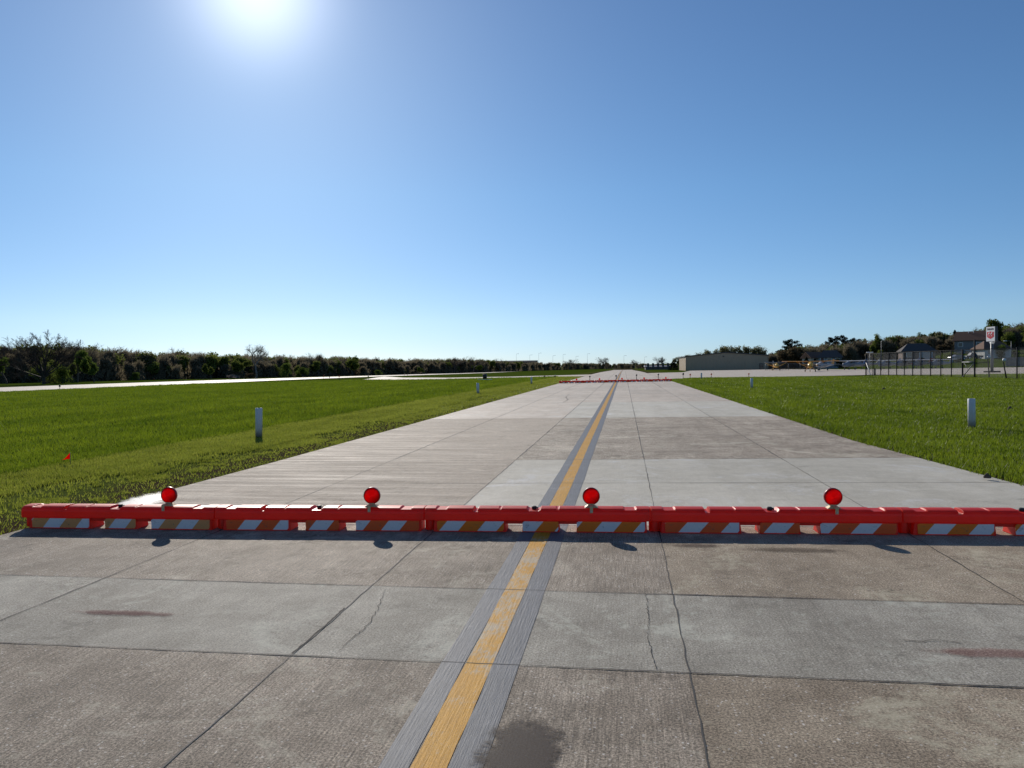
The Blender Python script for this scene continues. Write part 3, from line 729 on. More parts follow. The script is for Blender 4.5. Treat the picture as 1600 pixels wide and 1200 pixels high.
def bare_tree(seed, levels=4, spread=.5, kids=2, shrink=.74, trunk=3., up=.06, wig=.10, r0=.24, tw=9, tl=1.0, twd=.035, vis=9):
    rnd = np.random.RandomState(seed); segs, tips = skeleton(rnd, trunk, levels, spread, kids, shrink, wig, up, r0)
    P = np.array([t[0] for t in tips]); D = np.array([t[1] for t in tips])
    C = np.repeat(P, tw, 0); DD = np.repeat(D, tw, 0)
    C = C+rnd.normal(0, .28, C.shape)
    return normalise([tubes(segs, 0, vis), flakes(C, rnd, tl, twd, DD, .45)])
def leafy_tree(seed, levels=3, spread=.6, kids=2, shrink=.72, trunk=2.6, up=.03, wig=.12, r0=.22, nl=26, rad=.75, ls=.42, flat=1.):
    rnd = np.random.RandomState(seed); segs, tips = skeleton(rnd, trunk, levels, spread, kids, shrink, wig, up, r0)
    pts = [t[0] for t in tips]+[s[1] for s in segs if s[4] >= levels-1]
    P = np.array(pts); C = np.repeat(P, nl, 0); o = rnd.normal(0, 1, C.shape); o /= np.linalg.norm(o, axis=1)[:, None]; o *= rad*rnd.rand(len(C), 1)**.5; o[:, 2] *= flat
    return normalise([tubes(segs, 0, levels), flakes(C+o, rnd, ls, ls*.8)])
def shrub(seed, n=2600, w=.75, ls=.06):
    rnd = np.random.RandomState(seed); K = 26
    c = np.stack([rnd.normal(0, .26*w, K), rnd.normal(0, .26*w, K), rnd.uniform(.12, .85, K)], -1); c[:, :2] *= (1.15-c[:, 2:])*1.3
    i = rnd.randint(0, K, n); o = rnd.normal(0, 1, (n, 3)); o /= np.linalg.norm(o, axis=1)[:, None]; o *= .2*rnd.rand(n, 1)**.4
    C = c[i]+o; C[:, 2] = np.maximum(C[:, 2], .01)
    stems = [(np.array([0, 0, 0.]), q, .02, .006, 2) for q in c[:12]]
    return normalise([tubes(stems), flakes(C, rnd, ls, ls*.8)])
def conifer(seed, n=3600, w=.30, ls=.05):
    rnd = np.random.RandomState(seed); z = 1-rnd.rand(n)**.55*.95; z = 1.02-z
    z = rnd.rand(n)**1.3*.95+.05; a = rnd.rand(n)*2*PI; lay = .75+.25*np.sin(z*42+np.sin(a*3)*1.2)
    r = w*(1-z)**.8*lay*(.55+.45*rnd.rand(n)**.4)*(1+.25*np.sin(a*5+z*9))
    C = np.stack([r*np.cos(a), r*np.sin(a), z-.25*r], -1); D = np.stack([np.cos(a), np.sin(a), -.25+0*a], -1)
    return normalise([tubes([(np.zeros(3), np.array([0, 0, .5]), .03, .018, 0), (np.array([0, 0, .5]), np.array([0, 0, .98]), .018, .003, 0)]), flakes(C, rnd, ls, ls*.6, D, .5)])
def pine(seed, n=4200):
    rnd = np.random.RandomState(seed); segs = []; cs = []
    top = np.array([rnd.normal(0, .05), rnd.normal(0, .05), .93]); segs.append((np.zeros(3), top*.5, .03, .02, 0)); segs.append((top*.5, top, .02, .008, 0))
    for i in range(17):
        t = .32+.66*i/16; a = i*2.4+rnd.rand(); L = (.30*(1-((t-.5)/.62)**2)+.03)*rnd.uniform(.6, 1.2)
        p = top*t/.93*.93; q = p+np.array([math.cos(a)*L, math.sin(a)*L, L*.25]); segs.append((p, q, .008, .003, 1)); cs.append(q); cs.append(p*.4+q*.6)
    cs = np.array(cs); i = rnd.randint(0, len(cs), n); o = rnd.normal(0, 1, (n, 3)); o /= np.linalg.norm(o, axis=1)[:, None]; o *= .085*rnd.rand(n, 1)**.45; o[:, 2] *= .65
    return normalise([tubes(segs), flakes(cs[i]+o, rnd, .036, .022)])

M['bark'] = simple('grey_brown_bark', (.085, .068, .055), .9, 0, .3, 2)
M['darkbark'] = simple('dark_bark', (.04, .033, .028), .9, 0, .3, 2); M['darktwig'] = leafy('dark_twigs', (.04, .034, .029), (.06, .05, .042), .2, .3)
M['palebark'] = simple('pale_grey_bark', (.20, .175, .15), .9, 0, .3, 2)
M['twig'] = leafy('grey_brown_twigs', (.075, .060, .046), (.12, .098, .07), .3, .25)
M['twigwood'] = leafy('woodland_twigs', (.13, .11, .082), (.23, .195, .125), .5, .12)
M['paletwig'] = leafy('pale_twigs', (.20, .175, .14), (.26, .235, .17), .3, .4)
M['bud'] = leafy('budding_leaves', (.15, .145, .07), (.23, .22, .11), .5, .3)
M['green'] = leafy('spring_leaves', (.075, .11, .02), (.13, .175, .036), .5, .3)
M['olive'] = leafy('olive_leaves', (.095, .118, .026), (.165, .195, .046), .5, .3)
M['dkgreen'] = leafy('dark_evergreen_leaves', (.010, .017, .010), (.022, .034, .018), .2, .5)
M['blossom'] = leafy('pale_blossom', (.26, .22, .20), (.40, .35, .33), .3, .6)
M['brownl'] = leafy('brown_bud_leaves', (.070, .055, .034), (.125, .098, .058), .4, .3)
PROTO = {}
def proto(key, maker, crown):
    (tv, tt), (cv, ct) = maker
    PROTO[key] = (mesh_fast(key+'_trunk', tv, tt, M['bark'], smooth=True), mesh_fast(key+'_crown', cv, ct, M[crown]), (tv, tt), (cv, ct))
for s in range(4): proto('bare%d' % s, bare_tree(20+s, 4, .48, 2, .76, 2.6, .05, .12, .2, 7, 1.0, .05), 'twig')
for s in range(4): proto('leaf%d' % s, leafy_tree(40+s), 'green')
for s in range(3): proto('shrub%d' % s, shrub(60+s), 'green')
for s in range(3): proto('pine%d' % s, pine(70+s), 'dkgreen')
proto('conifer', conifer(80), 'dkgreen'); proto('conebush', conifer(81, 3000, .55, .07), 'dkgreen')
for s in range(2): proto('bud%d' % s, leafy_tree(90+s, 4, .52, 2, .74, 2.4, .05, .12, .2, 5, .6, .30), 'bud')
def fan_tree(seed, n=11, wid=.62):
    """open grown bare tree: a short trunk that fans into many rising limbs"""
    rnd = np.random.RandomState(seed); segs = [(np.zeros(3), np.array([0, 0, .20]), .030, .026, 0)]; tw = []; td = []
    def limb(p, d, L, r, lev, up):
        k = 5
        for i in range(k):
            d = d+rnd.normal(0, .07, 3)+UP*up; d = d/np.linalg.norm(d); q = p+d*L/k; ra, rb = r*(1-.8*i/k), r*(1-.8*(i+1)/k); segs.append((p, q, ra, rb, min(lev, 2)))
            if lev < 4 and (i > 0 or lev > 1):
                for _ in range(2 if lev < 3 else 1):
                    a_ = rnd.normal(0, 1, 3); a_ -= a_.dot(d)*d; a_ /= np.linalg.norm(a_); e_ = d*math.cos(.62)+a_*math.sin(.62)
                    limb(q, e_/np.linalg.norm(e_), L*rnd.uniform(.34, .5)*(1-.35*i/k), max(rb*.6, .0012), lev+1, .02)
            if lev == 4: tw.append(q); td.append(d)
            p = q
    for j in range(n):
        az = j*2.4+rnd.uniform(-.3, .3); pol = .12+.95*((j+.5)/n)**.8; z0 = rnd.uniform(.10, .22)
        limb(np.array([0, 0, z0]), np.array([math.cos(az)*math.sin(pol), math.sin(az)*math.sin(pol), math.cos(pol)]), rnd.uniform(.70, .74), .017, 1, .012)
    C = np.array(tw); D_ = np.array(td)
    return normalise([tubes(segs), flakes(C, rnd, .04, .0024, D_, .4)])
proto('grand', fan_tree(9, 15), 'twig')
proto('gnarled', bare_tree(118, 5, .62, 2, .72, 3.4, .03, .22, .32, 5, .9, .05), 'paletwig')
def wk(key): return 1.75 if key[:4] in ('leaf', 'bare', 'budw') else 1.9 if key[:3] == 'bud' else 1.05 if key == 'grand' else 1.5 if key == 'gnarled' else 1.25 if key[:4] == 'pine' else 1.1
def tree(name, key, px, y, top, wfac, crown, label, group=None, bark='bark', rz=None, base=None):
    """one tree: px = photo column, y = depth, top = photo row its tip reaches"""
    x, z = col_at(px, y, top)
    if base is not None: z = z_at(px, base, y)
    H = z_at(px, top, y)-z
    r = empty(name, (x, y, z-.1), rz if rz is not None else random.uniform(0, 6.28), label, 'bush' if name.endswith('bush') else 'tree', group)
    tm, cmh, _, _ = PROTO[key]; t = link('trunk', tm, r); c = link('crown', cmh, r)
    for o_ in (t, c):
        o_.material_slots[0].link = 'OBJECT'
    t.material_slots[0].material = M[bark]; c.material_slots[0].material = M[crown]
    r.scale = (H*wfac*wk(key), H*wfac*wk(key), H+.1)
    return r

# woodland behind the runway: one mass nobody could count
WB = [(-60, 175), (0, 190), (200, 240), (400, 300), (560, 380), (700, 480), (800, 560), (900, 620), (1000, 660), (1070, 680)]
WT = [(-60, 536), (60, 534), (130, 534), (200, 541), (300, 546), (400, 550), (500, 553), (600, 556), (700, 558.5), (760, 561), (800, 563.5), (900, 566), (950, 566.5), (1000, 567), (1070, 569)]
def itp(tab, x):
    return float(np.interp(x, [a for a, b in tab], [b for a, b in tab]))
def woodland(name, n, pxr, seed, keys, mat, hr=(.76, 1.02)):
    rnd = np.random.RandomState(seed); VV = []; TT = []; off = 0; MI = []
    for i in range(n):
        px = rnd.uniform(*pxr); back = rnd.rand()**1.3
        y = itp(WB, px)*(1+.02*rnd.rand())+back*55; x, z = col_at(px, y)
        H = (z_at(px, itp(WT, px), y)-z)*rnd.uniform(*hr)
        if back < .12: H *= rnd.uniform(.45, .8)
        k = keys[rnd.randint(len(keys))]; _, _, (tv, tt), (cv, ct) = PROTO[k]
        a = rnd.rand()*2*PI; ca, sa = math.cos(a), math.sin(a); wf = rnd.uniform(.85, 1.25)
        for V_, T_, m_ in ((tv, tt, 0), (cv, ct, 1 if k.startswith('w') else 2)):
            q = np.stack([(V_[:, 0]*ca-V_[:, 1]*sa)*wf*H+x, (V_[:, 0]*sa+V_[:, 1]*ca)*wf*H+y, V_[:, 2]*H+z-.2], -1)
            VV.append(q); TT.append(T_+off); off += len(q); MI.append(np.full(len(T_), m_))
    return tag(link(name, mesh_fast(name, np.concatenate(VV), np.concatenate(TT), mat, np.concatenate(MI))), kind='stuff')
def woodtree(seed):
    rnd = np.random.RandomState(seed); segs, tips = skeleton(rnd, 1.5, 4, .46, 2, .80, .06, .12, .15)
    P = np.array([t_[0] for t_ in tips]+[s_[1] for s_ in segs if s_[4] >= 2]); D = np.array([t_[1] for t_ in tips]+[s_[1]-s_[0] for s_ in segs if s_[4] >= 2]); D = D/np.linalg.norm(D, axis=1)[:, None]
    C = np.repeat(P, 6, 0); C = C+rnd.normal(0, .4, C.shape); V1, T1 = flakes(C, rnd, 1.0, .13, np.repeat(D, 6, 0), .5)
    zt = P[:, 2].max(); nl = 420; B = np.stack([rnd.normal(0, .22*zt, nl), rnd.normal(0, .22*zt, nl), rnd.rand(nl)**1.2*.55*zt], -1)
    V2, T2 = flakes(B, rnd, 1.1, .28, np.tile([0, 0, 1.], (nl, 1)), .6)
    return normalise([tubes(segs, 0, 2), (np.concatenate([V1, V2]), np.concatenate([T1, T2+len(V1)]))])
for s in range(5):
    mk = woodtree(200+s); proto('wood%d' % s, mk, 'twigwood')
for s in range(3):
    proto('budw%d' % s, leafy_tree(210+s, 3, .55, 2, .74, 1.8, .05, .12, .16, 14, .9, .45), 'olive')
WK = ['wood%d' % i for i in range(5)]*2+['budw%d' % i for i in range(3)]
woodland('woodland', 420, (-70, 720), 5, WK, [M['bark'], M['twigwood'], M['olive']])
woodland('distant_woodland', 260, (690, 1075), 6, WK, [M['bark'], M['twigwood'], M['olive']], (.88, 1.06))

# trees of the woodland edge one can tell apart
tree('bare_tree', 'grand', 66, 170, 511, 1.0, 'darktwig', 'tall bare tree with a wide fan crown rising above the woodland at far left', rz=1.0, bark='darkbark')
tree('bare_tree', 'gnarled', 399, 292, 531, .62, 'paletwig', 'gnarled pale bare tree standing above the woodland, left of the middle', bark='palebark', rz=.6)
G1 = 'green trees and bushes along the woodland edge'
for key, px, y, top, wf, cr, nm, lab in [
    ('leaf0', 10, 180, 557, .55, 'green', 'leafy_tree', 'light green tree at the far left edge of the photo, before the woodland'),
    ('shrub0', 70, 183, 566, 1.2, 'olive', 'green_bush', 'dull green rounded bush under the tall bare tree'),
    ('shrub1', 97, 180, 569, 1.0, 'green', 'green_bush', 'bright green pointed bush right of the tall bare tree'),
    ('leaf1', 113, 190, 566, .6, 'olive', 'leafy_tree', 'dull green tree just right of the bright pointed bush'),
    ('leaf2', 146, 196, 556, .5, 'green', 'leafy_tree', 'sparse light green tree in the woodland edge, left part'),
    ('leaf3', 120, 205, 546, .55, 'green', 'leafy_tree', 'high green crown among the bare trees, right of the tall bare tree'),
    ('shrub2', 212, 240, 581, 1.3, 'green', 'green_bush', 'small green bush at the foot of the woodland'),
    ('leaf2', 330, 268, 567, .6, 'olive', 'leafy_tree', 'olive green tree left of the pale blossoming bush'),
    ('shrub0', 364, 276, 585, 2.6, 'blossom', 'blossoming_bush', 'low pale blossoming bush at the foot of the woodland'),
    ('leaf0', 381, 290, 561, .6, 'olive', 'leafy_tree', 'olive tree right of the pale blossoming bush, below the gnarled tree'),
    ('shrub1', 392, 285, 582, 2.3, 'brownl', 'brown_bush', 'low brownish bush below the gnarled pale tree'),
    ('shrub2', 447, 318, 566, 1.0, 'green', 'green_bush', 'light green bush right of the gnarled tree'),
    ('shrub0', 472, 330, 573, 1.2, 'green', 'green_bush', 'rounded bright green bush in the middle of the woodland edge'),
    ('leaf1', 498, 345, 563, .7, 'olive', 'leafy_tree', 'olive spreading tree right of the rounded bright bush'),
    ('leaf3', 550, 372, 561, .8, 'olive', 'leafy_tree', 'broad olive tree in the woodland edge above the runway bend'),
    ('shrub1', 590, 395, 577, 1.4, 'green', 'green_bush', 'small light green bush above the tip of the grass island'),
    ('leaf2', 655, 440, 573, .8, 'green', 'leafy_tree', 'green low tree before the woodland, right of the grass island tip'),
    ('leaf0', 745, 510, 570, .8, 'green', 'leafy_tree', 'small green tree in the distant woodland above the white frame light')]:
    tree(nm, key, px, y, top, wf, cr, lab, G1)
G2 = 'bare trees standing out of the distant treeline'
for key, px, y, top, wf, lab in [('bare0', 8, 200, 531, .7, 'bare crown standing out of the woodland at the left edge of the photo'),
    ('bare1', 120, 225, 533, .8, 'rounded bare crown right of the tall fan shaped tree'), ('bare2', 180, 250, 538, .8, 'bare crown high in the woodland, left of the middle part'),
    ('bare3', 285, 290, 540, .8, 'dark rounded bare crown standing out left of the gnarled tree'), ('bare1', 500, 360, 549, .8, 'thin bare crown above the woodland right of the gnarled tree'),
    ('bare0', 707, 490, 555, .9, 'bare tree standing above the distant treeline, left one of a pair'), ('bare2', 739, 500, 554.5, .9, 'bare tree standing above the distant treeline, right one of a pair'),
    ('bare3', 781, 560, 558.5, .9, 'small bare tree above the long low roof'), ('bare0', 889, 610, 559.5, .9, 'small bare tree in the distant treeline left of the taxiway end'),
    ('bare1', 947, 600, 557, 1.15, 'wide bare tree at the end of the taxiway'), ('bare2', 991, 640, 560.5, 1.1, 'rounded bare tree just right of the taxiway end'),
    ('bare3', 1027, 520, 557.5, .8, 'pale bare tree in front of the distant low buildings'), ('bare0', 1037, 520, 555, .7, 'taller pale bare tree beside the distant low buildings')]:
    tree('bare_tree', key, px, y, top, wf, 'twig', lab, G2)

# ------------------------------------------------------------------ trees on the right
G3 = 'pale budding trees around the hangar'
for key, px, y, top, wf, lab in [('bud0', 1061, 330, 556.5, .7, 'pale budding tree low behind the left corner of the hangar'), ('bud1', 1075, 325, 553, .7, 'pale budding tree behind the left slope of the hangar roof'),
    ('bud0', 1106, 322, 545, .7, 'pale budding tree between the roof slope and the higher tree row behind the hangar'), ('bud1', 1130, 318, 538.5, .65, 'leftmost tall pale tree behind the hangar ridge'),
    ('bud0', 1147, 318, 539, .62, 'tall pale tree right of the hangar ridge'), ('bud1', 1166, 316, 538, .62, 'tall pale tree above the right slope of the hangar roof'),
    ('bud0', 1184, 314, 539, .62, 'rightmost tall pale tree behind the hangar')]:
    tree('budding_tree', key, px, y, top, wf, 'bud', lab, G3)
G4 = 'trees on the rise behind the aircraft'
for nm, key, px, y, top, wf, cr, lab in [
    ('evergreen_tree', 'conebush', 1207, 285, 551, .75, 'dkgreen', 'dark evergreen bush at the right corner of the hangar'),
    ('evergreen_tree', 'pine0', 1236, 280, 529, .95, 'dkgreen', 'dark spreading evergreen right of the hangar'),
    ('budding_tree', 'budw0', 1222, 270, 545, .65, 'brownl', 'brown budding tree under the spreading evergreen'),
    ('budding_tree', 'budw1', 1247, 265, 540, .75, 'brownl', 'rounded brown tree left of the small houses'),
    ('budding_tree', 'bud1', 1272, 300, 537, .6, 'bud', 'thin pale tree behind the left small house'),
    ('budding_tree', 'bud0', 1288, 300, 537, .55, 'olive', 'olive tree left of the pine group'),
    ('pine_tree', 'pine1', 1299, 295, 526, .75, 'dkgreen', 'leftmost dark pine behind the grey house'),
    ('pine_tree', 'pine2', 1317, 292, 523, .75, 'dkgreen', 'tallest dark pine behind the grey house'),
    ('pine_tree', 'pine0', 1336, 295, 527, .7, 'dkgreen', 'smaller dark pine at the right of the pine group'),
    ('budding_tree', 'budw2', 1325, 280, 541, .8, 'brownl', 'brown tree between the pines and the fence end'),
    ('leafy_tree', 'leaf2', 1357, 278, 521, .5, 'olive', 'tall rounded olive tree above the fence end'),
    ('bare_tree', 'bare1', 1376, 280, 524, .7, 'twig', 'bare brown tree right of the tall rounded olive tree'),
    ('budding_tree', 'budw0', 1397, 285, 524, .75, 'brownl', 'wide brown budding tree left of the low house'),
    ('leafy_tree', 'leaf1', 1372, 255, 546, .6, 'olive', 'low olive bushy tree behind the thin tall pole'),
    ('leafy_tree', 'leaf3', 1420, 290, 527, .6, 'green', 'small green tree behind the low house'),
    ('leafy_tree', 'leaf0', 1444, 295, 518, .55, 'green', 'dark green leafy tree above the low house roof'),
    ('leafy_tree', 'leaf1', 1462, 292, 517, .5, 'bud', 'pale olive tree right of the low house roof'),
    ('leafy_tree', 'leaf2', 1477, 290, 519, .45, 'bud', 'pale olive tree left of the dark cone shaped tree'),
    ('budding_tree', 'budw1', 1472, 262, 537, .8, 'brownl', 'brown tree between the low house and the two storey house'),
    ('evergreen_tree', 'conifer', 1492, 290, 515, 1.15, 'dkgreen', 'dark cone shaped evergreen left of the two storey house'),
    ('bare_tree', 'bare2', 1523, 300, 508, .6, 'twig', 'bare tree behind the two storey house roof'),
    ('leafy_tree', 'leaf3', 1556, 282, 497, .55, 'olive', 'tallest olive tree rising behind the pole sign'),
    ('budding_tree', 'budw2', 1578, 262, 517, .75, 'olive', 'olive brown tree at the right edge, beside the pole sign'),
    ('bare_tree', 'bare3', 1593, 280, 500, .6, 'twig', 'bare crown at the right edge of the photo'),
    ('budding_tree', 'budw0', 1610, 255, 515, .75, 'olive', 'dense olive tree cut off by the right photo edge'),
    ('green_bush', 'shrub1', 1565, 236, 537, .8, 'green', 'bright green bush right of the pole sign'),
    ('evergreen_tree', 'conebush', 1260, 244, 557.5, .95, 'dkgreen', 'dark pointed bush in front of the left small house'),
    ('green_bush', 'shrub2', 1312, 240, 560, 1.5, 'dkgreen', 'dark low bush right of the grey house'),
    ('green_bush', 'shrub0', 1487, 236, 549, 1.6, 'olive', 'dark olive bush left of the two storey house'),
    ('green_bush', 'shrub1', 1440, 238, 558, 1.6, 'dkgreen', 'dark clipped bush before the low house'),
    ('green_bush', 'shrub2', 1585, 240, 548, 1.5, 'dkgreen', 'dark bush beyond the wooden fence at right')]:
    tree(nm, key, px, y, top, wf, cr, lab, G4)
def rise_wood():
    rnd = np.random.RandomState(12); VV = []; TT = []; off = 0; MI = []
    top = [(1200, 551), (1222, 543), (1262, 539), (1290, 537), (1345, 529), (1400, 525), (1460, 522), (1530, 515), (1560, 506), (1640, 501)]
    for i in range(230):
        px = rnd.uniform(1205, 1650); y = rnd.uniform(272, 330); x, z = col_at(px, y); H = (z_at(px, itp(top, px), y)-z)*rnd.uniform(.8, 1.1); k = WK[rnd.randint(len(WK))]
        _, _, (tv, tt), (cv, ct) = PROTO[k]; a = rnd.rand()*6.28; ca, sa = math.cos(a), math.sin(a); wf = rnd.uniform(.9, 1.3)
        for V_, T_, m_ in ((tv, tt, 0), (cv, ct, 1 if k.startswith('w') else 2)):
            q = np.stack([(V_[:, 0]*ca-V_[:, 1]*sa)*wf*H+x, (V_[:, 0]*sa+V_[:, 1]*ca)*wf*H+y, V_[:, 2]*H+z-.2], -1)
            VV.append(q); TT.append(T_+off); off += len(q); MI.append(np.full(len(T_), m_))
    tag(link('background_woodland', mesh_fast('background_woodland', np.concatenate(VV), np.concatenate(TT), [M['bark'], M['twigwood'], M['olive']], np.concatenate(MI))), kind='stuff')
rise_wood()
# left of the hangar
tree('evergreen_tree', 'conebush', 1052, 340, 563, 1.3, 'dkgreen', 'dark low bush left of the hangar wall')

# ------------------------------------------------------------------ hangar
def metal_wall(name, c, scale=2.2):
    t = NT(name); xyz = t.sep(); rib = t.math('SINE', t.math('MULTIPLY', t.math('ADD', xyz[0], xyz[1]), 2*PI*scale))
    col = t.mix(t.noise(.4, 4), tuple(v*.88 for v in c), tuple(v*1.1 for v in c))
    return t.done(t.principled(col, .55, 0, t.bump(rib, .5, .03), .35))
M['hangar'] = metal_wall('tan_metal_siding', (.42, .31, .20))
M['trim'] = simple('dark_trim', (.05, .045, .04), .5)
hx0, z0 = col_at(1072, 264); hx1, _ = col_at(1200, 264); z0 = min(z0, float(h(hx0, 264)))
zl = z_at(1072, 557, 264)-z0; zr = z_at(1200, 555.5, 264)-z0; zp = z_at(1134, 551, 264)-z0; W = hx1-hx0
r = empty('hangar', (hx0, 264, z0-.05), 0, 'large tan metal hangar with a shallow gable roof at the far side of the apron', 'hangar')
ze = (zl+zr)/2; pk = .49*W; D = 32.
a = MB(); a.loft([[(0, 0, 0), (W, 0, 0), (W, 0, ze), (pk, 0, zp), (0, 0, ze)], [(0, D, 0), (W, D, 0), (W, D, ze), (pk, D, zp), (0, D, ze)]], 0, False); a.build('wall', M['hangar'], r)
a = MB()
for (xa, za), (xb, zb) in (((-.35, ze-.05), (pk, zp+.03)), ((pk, zp+.03), (W+.35, ze-.05))):
    a.loft([[(xa, -.4, za+.02), (xb, -.4, zb+.02), (xb, -.4, zb+.32), (xa, -.4, za+.32)], [(xa, D+.3, za+.02), (xb, D+.3, zb+.02), (xb, D+.3, zb+.32), (xa, D+.3, za+.32)]], 0, False)
a.build('roof', M['trim'], r)
a = MB(); dx = W*.92; a.box((dx, -.06, 1.05), (1.1, .08, 2.1)); dr = a.build('door', M['glass'], r); a = MB(); a.box((dx, -.03, 1.1), (1.35, .05, 2.3)); a.build('frame', M['trim'], dr)
a = MB(); a.box((pk-.8, -.12, zp-1.15), (.5, .2, .3)); a.build('wall_light', M['trim'], r)
a = MB()
for xx in (-.06, W+.06): a.tube((xx, -.08, 0), (xx, -.08, ze), .09, None, 6)
a.build('downpipe', M['hangar'], r)

# ------------------------------------------------------------------ houses
def roof_mat(name, c):
    t = NT(name); n = t.noise(3, 5, .7); col = t.mix(n, tuple(v*.7 for v in c), tuple(v*1.3 for v in c)); return t.done(t.principled(col, .85, 0, t.bump(t.noise(6, 4), .4, .05), .2))
M['shingle_brown'] = roof_mat('brown_shingles', (.12, .068, .05)); M['shingle_grey'] = roof_mat('grey_shingles', (.085, .075, .072)); M['shingle_tan'] = roof_mat('tan_shingles', (.15, .09, .065))
def siding(name, c):
    t = NT(name); xyz = t.sep(); rib = t.math('SINE', t.math('MULTIPLY', xyz[2], 2*PI*5)); col = t.mix(t.noise(1., 4), tuple(v*.9 for v in c), tuple(v*1.1 for v in c))
    return t.done(t.principled(col, .7, 0, t.bump(rib, .3, .02), .3))
M['sid_blue'] = siding('blue_grey_siding', (.24, .27, .30)); M['sid_grey'] = siding('grey_siding', (.19, .195, .20)); M['sid_brown'] = siding('brown_brick', (.14, .10, .085)); M['sid_white'] = siding('white_siding', (.50, .50, .47))
M['garage'] = siding('white_garage_door', (.45, .42, .40)); M['doorp'] = simple('door_paint', (.10, .04, .035), .5)
def house(name, px, y, py_base, W, D, wall_h, roof_h, hip, rz, wm, rm, label, feats):
    x, z = col_at(px, y); z = z_at(px, py_base, y) if py_base else z
    r = empty(name, (x, y, z), rz, label, 'house', 'houses on the rise behind the aircraft')
    a = MB(); lo = -1.5
    a.box((0, 0, (wall_h+lo)/2), (W, D, wall_h-lo))
    if not hip: 
        for sx in (-1, 1): a.add([(sx*W/2, -D/2, wall_h), (sx*W/2, D/2, wall_h), (sx*W/2, 0, wall_h+roof_h)], [(0, 1, 2)])
    a.build('wall', wm, r)
    a = MB(); o = .5; t = .2; hr = W*.22 if hip else -o
    e = wall_h-o*roof_h/(D/2)+.05; A = [(-W/2-o, -D/2-o, e), (W/2+o, -D/2-o, e), (W/2+o, D/2+o, e), (-W/2-o, D/2+o, e)]; Rg = [(-W/2+hr, 0, wall_h+roof_h+.05), (W/2-hr, 0, wall_h+roof_h+.05)]
    up = lambda p: (p[0], p[1], p[2]+t)
    vs = A+Rg+[up(p) for p in A+Rg]
    a.add(vs, [(6, 7, 11, 10), (8, 9, 10, 11), (7, 8, 11), (9, 6, 10), (0, 4, 5, 1), (2, 5, 4, 3), (1, 5, 2), (3, 4, 0), (0, 1, 7, 6), (1, 2, 8, 7), (2, 3, 9, 8), (3, 0, 6, 9)])
    rf = a.build('roof', rm, r)
    for ft in feats:
        kind, u, zz, ww, hh = ft[:5]; side = ft[5] if len(ft) > 5 else 'f'
        if kind == 'chimney':
            a = MB(); a.box((u, .6, wall_h+roof_h+zz), (ww, ww, hh)); a.build('chimney', M['sid_brown'], rf); continue
        if kind == 'vent':
            a = MB(); a.tube((u, -.8, wall_h+roof_h-.5), (u, -.8, wall_h+roof_h+hh), .12, None, 6); a.build('vent_pipe', M['white'], rf); continue
        Mx = Matrix.Identity(4) if side == 'f' else Matrix.Translation((W/2 if side == 'r' else -W/2, 0, 0)) @ Matrix.Rotation(PI/2 if side == 'r' else -PI/2, 4, 'Z') @ Matrix.Translation((0, D/2, 0))
        a = MB(); a.box((u, -D/2-.03, zz), (ww+.25, .08, hh+.25), 0, Mx); fr = a.build('window' if kind == 'window' else 'door' if kind == 'door' else 'garage_door', M['white'], r)
        a = MB(); a.box((u, -D/2-.075, zz), (ww, .04, hh), 0, Mx); a.build('pane' if kind == 'window' else 'leaf', M['glass'] if kind == 'window' else M['garage'] if kind == 'garage' else M['doorp'], fr)
    return r
house('house', 1297, 250, 569.5, 6.6, 6, 2.3, 1.9, True, -.25, M['sid_blue'], M['shingle_grey'], 'blue grey bungalow with a grey hip roof below the pines', [('window', -.2, 1.4, 1.1, 1.0), ('window', 2.1, 1.4, 1.1, 1.0), ('door', -2.2, 1.05, .9, 2.1)])
house('house', 1270, 256, 569.5, 4.2, 5, 2.2, 1.6, False, .35, M['sid_white'], M['shingle_tan'], 'small pale house left of the blue grey bungalow, half hidden by a pointed bush', [('window', -.9, 1.4, .9, .9), ('door', .9, 1.05, .8, 2.0)])
house('house', 1432, 252, 562, 9.0, 7, 2.7, 2.1, True, -.15, M['sid_brown'], M['shingle_grey'], 'low brown house with a grey hip roof and a pale garage door', [('garage', 1.9, 1.1, 3.4, 2.1), ('window', -2.6, 1.5, 1.6, 1.2)])
house('house', 1520, 262, 558, 8.6, 7.5, 5.4, 2.6, False, -.62, M['sid_grey'], M['shingle_brown'], 'two storey grey house with a brown roof left of the pole sign', [('window', -2.6, 4.0, 1.2, 1.2), ('window', 2.6, 3.4, 1.4, 2.2), ('window', -.6, 1.4, 1.4, 1.2), ('door', 1.6, 1.05, .9, 2.1), ('vent', -1., 0, .1, .3), ('vent', .4, 0, .1, .3)])
house('house', 1549, 240, 558.5, 7.4, 6.5, 2.5, 2.1, True, .1, M['sid_white'], M['shingle_tan'], 'low white house with a brown roof partly behind the pole sign', [('window', -2.3, 1.5, 1.2, 1.0), ('window', -.2, 1.5, 1.2, 1.0), ('garage', 2.1, 1.1, 2.4, 2.0)])
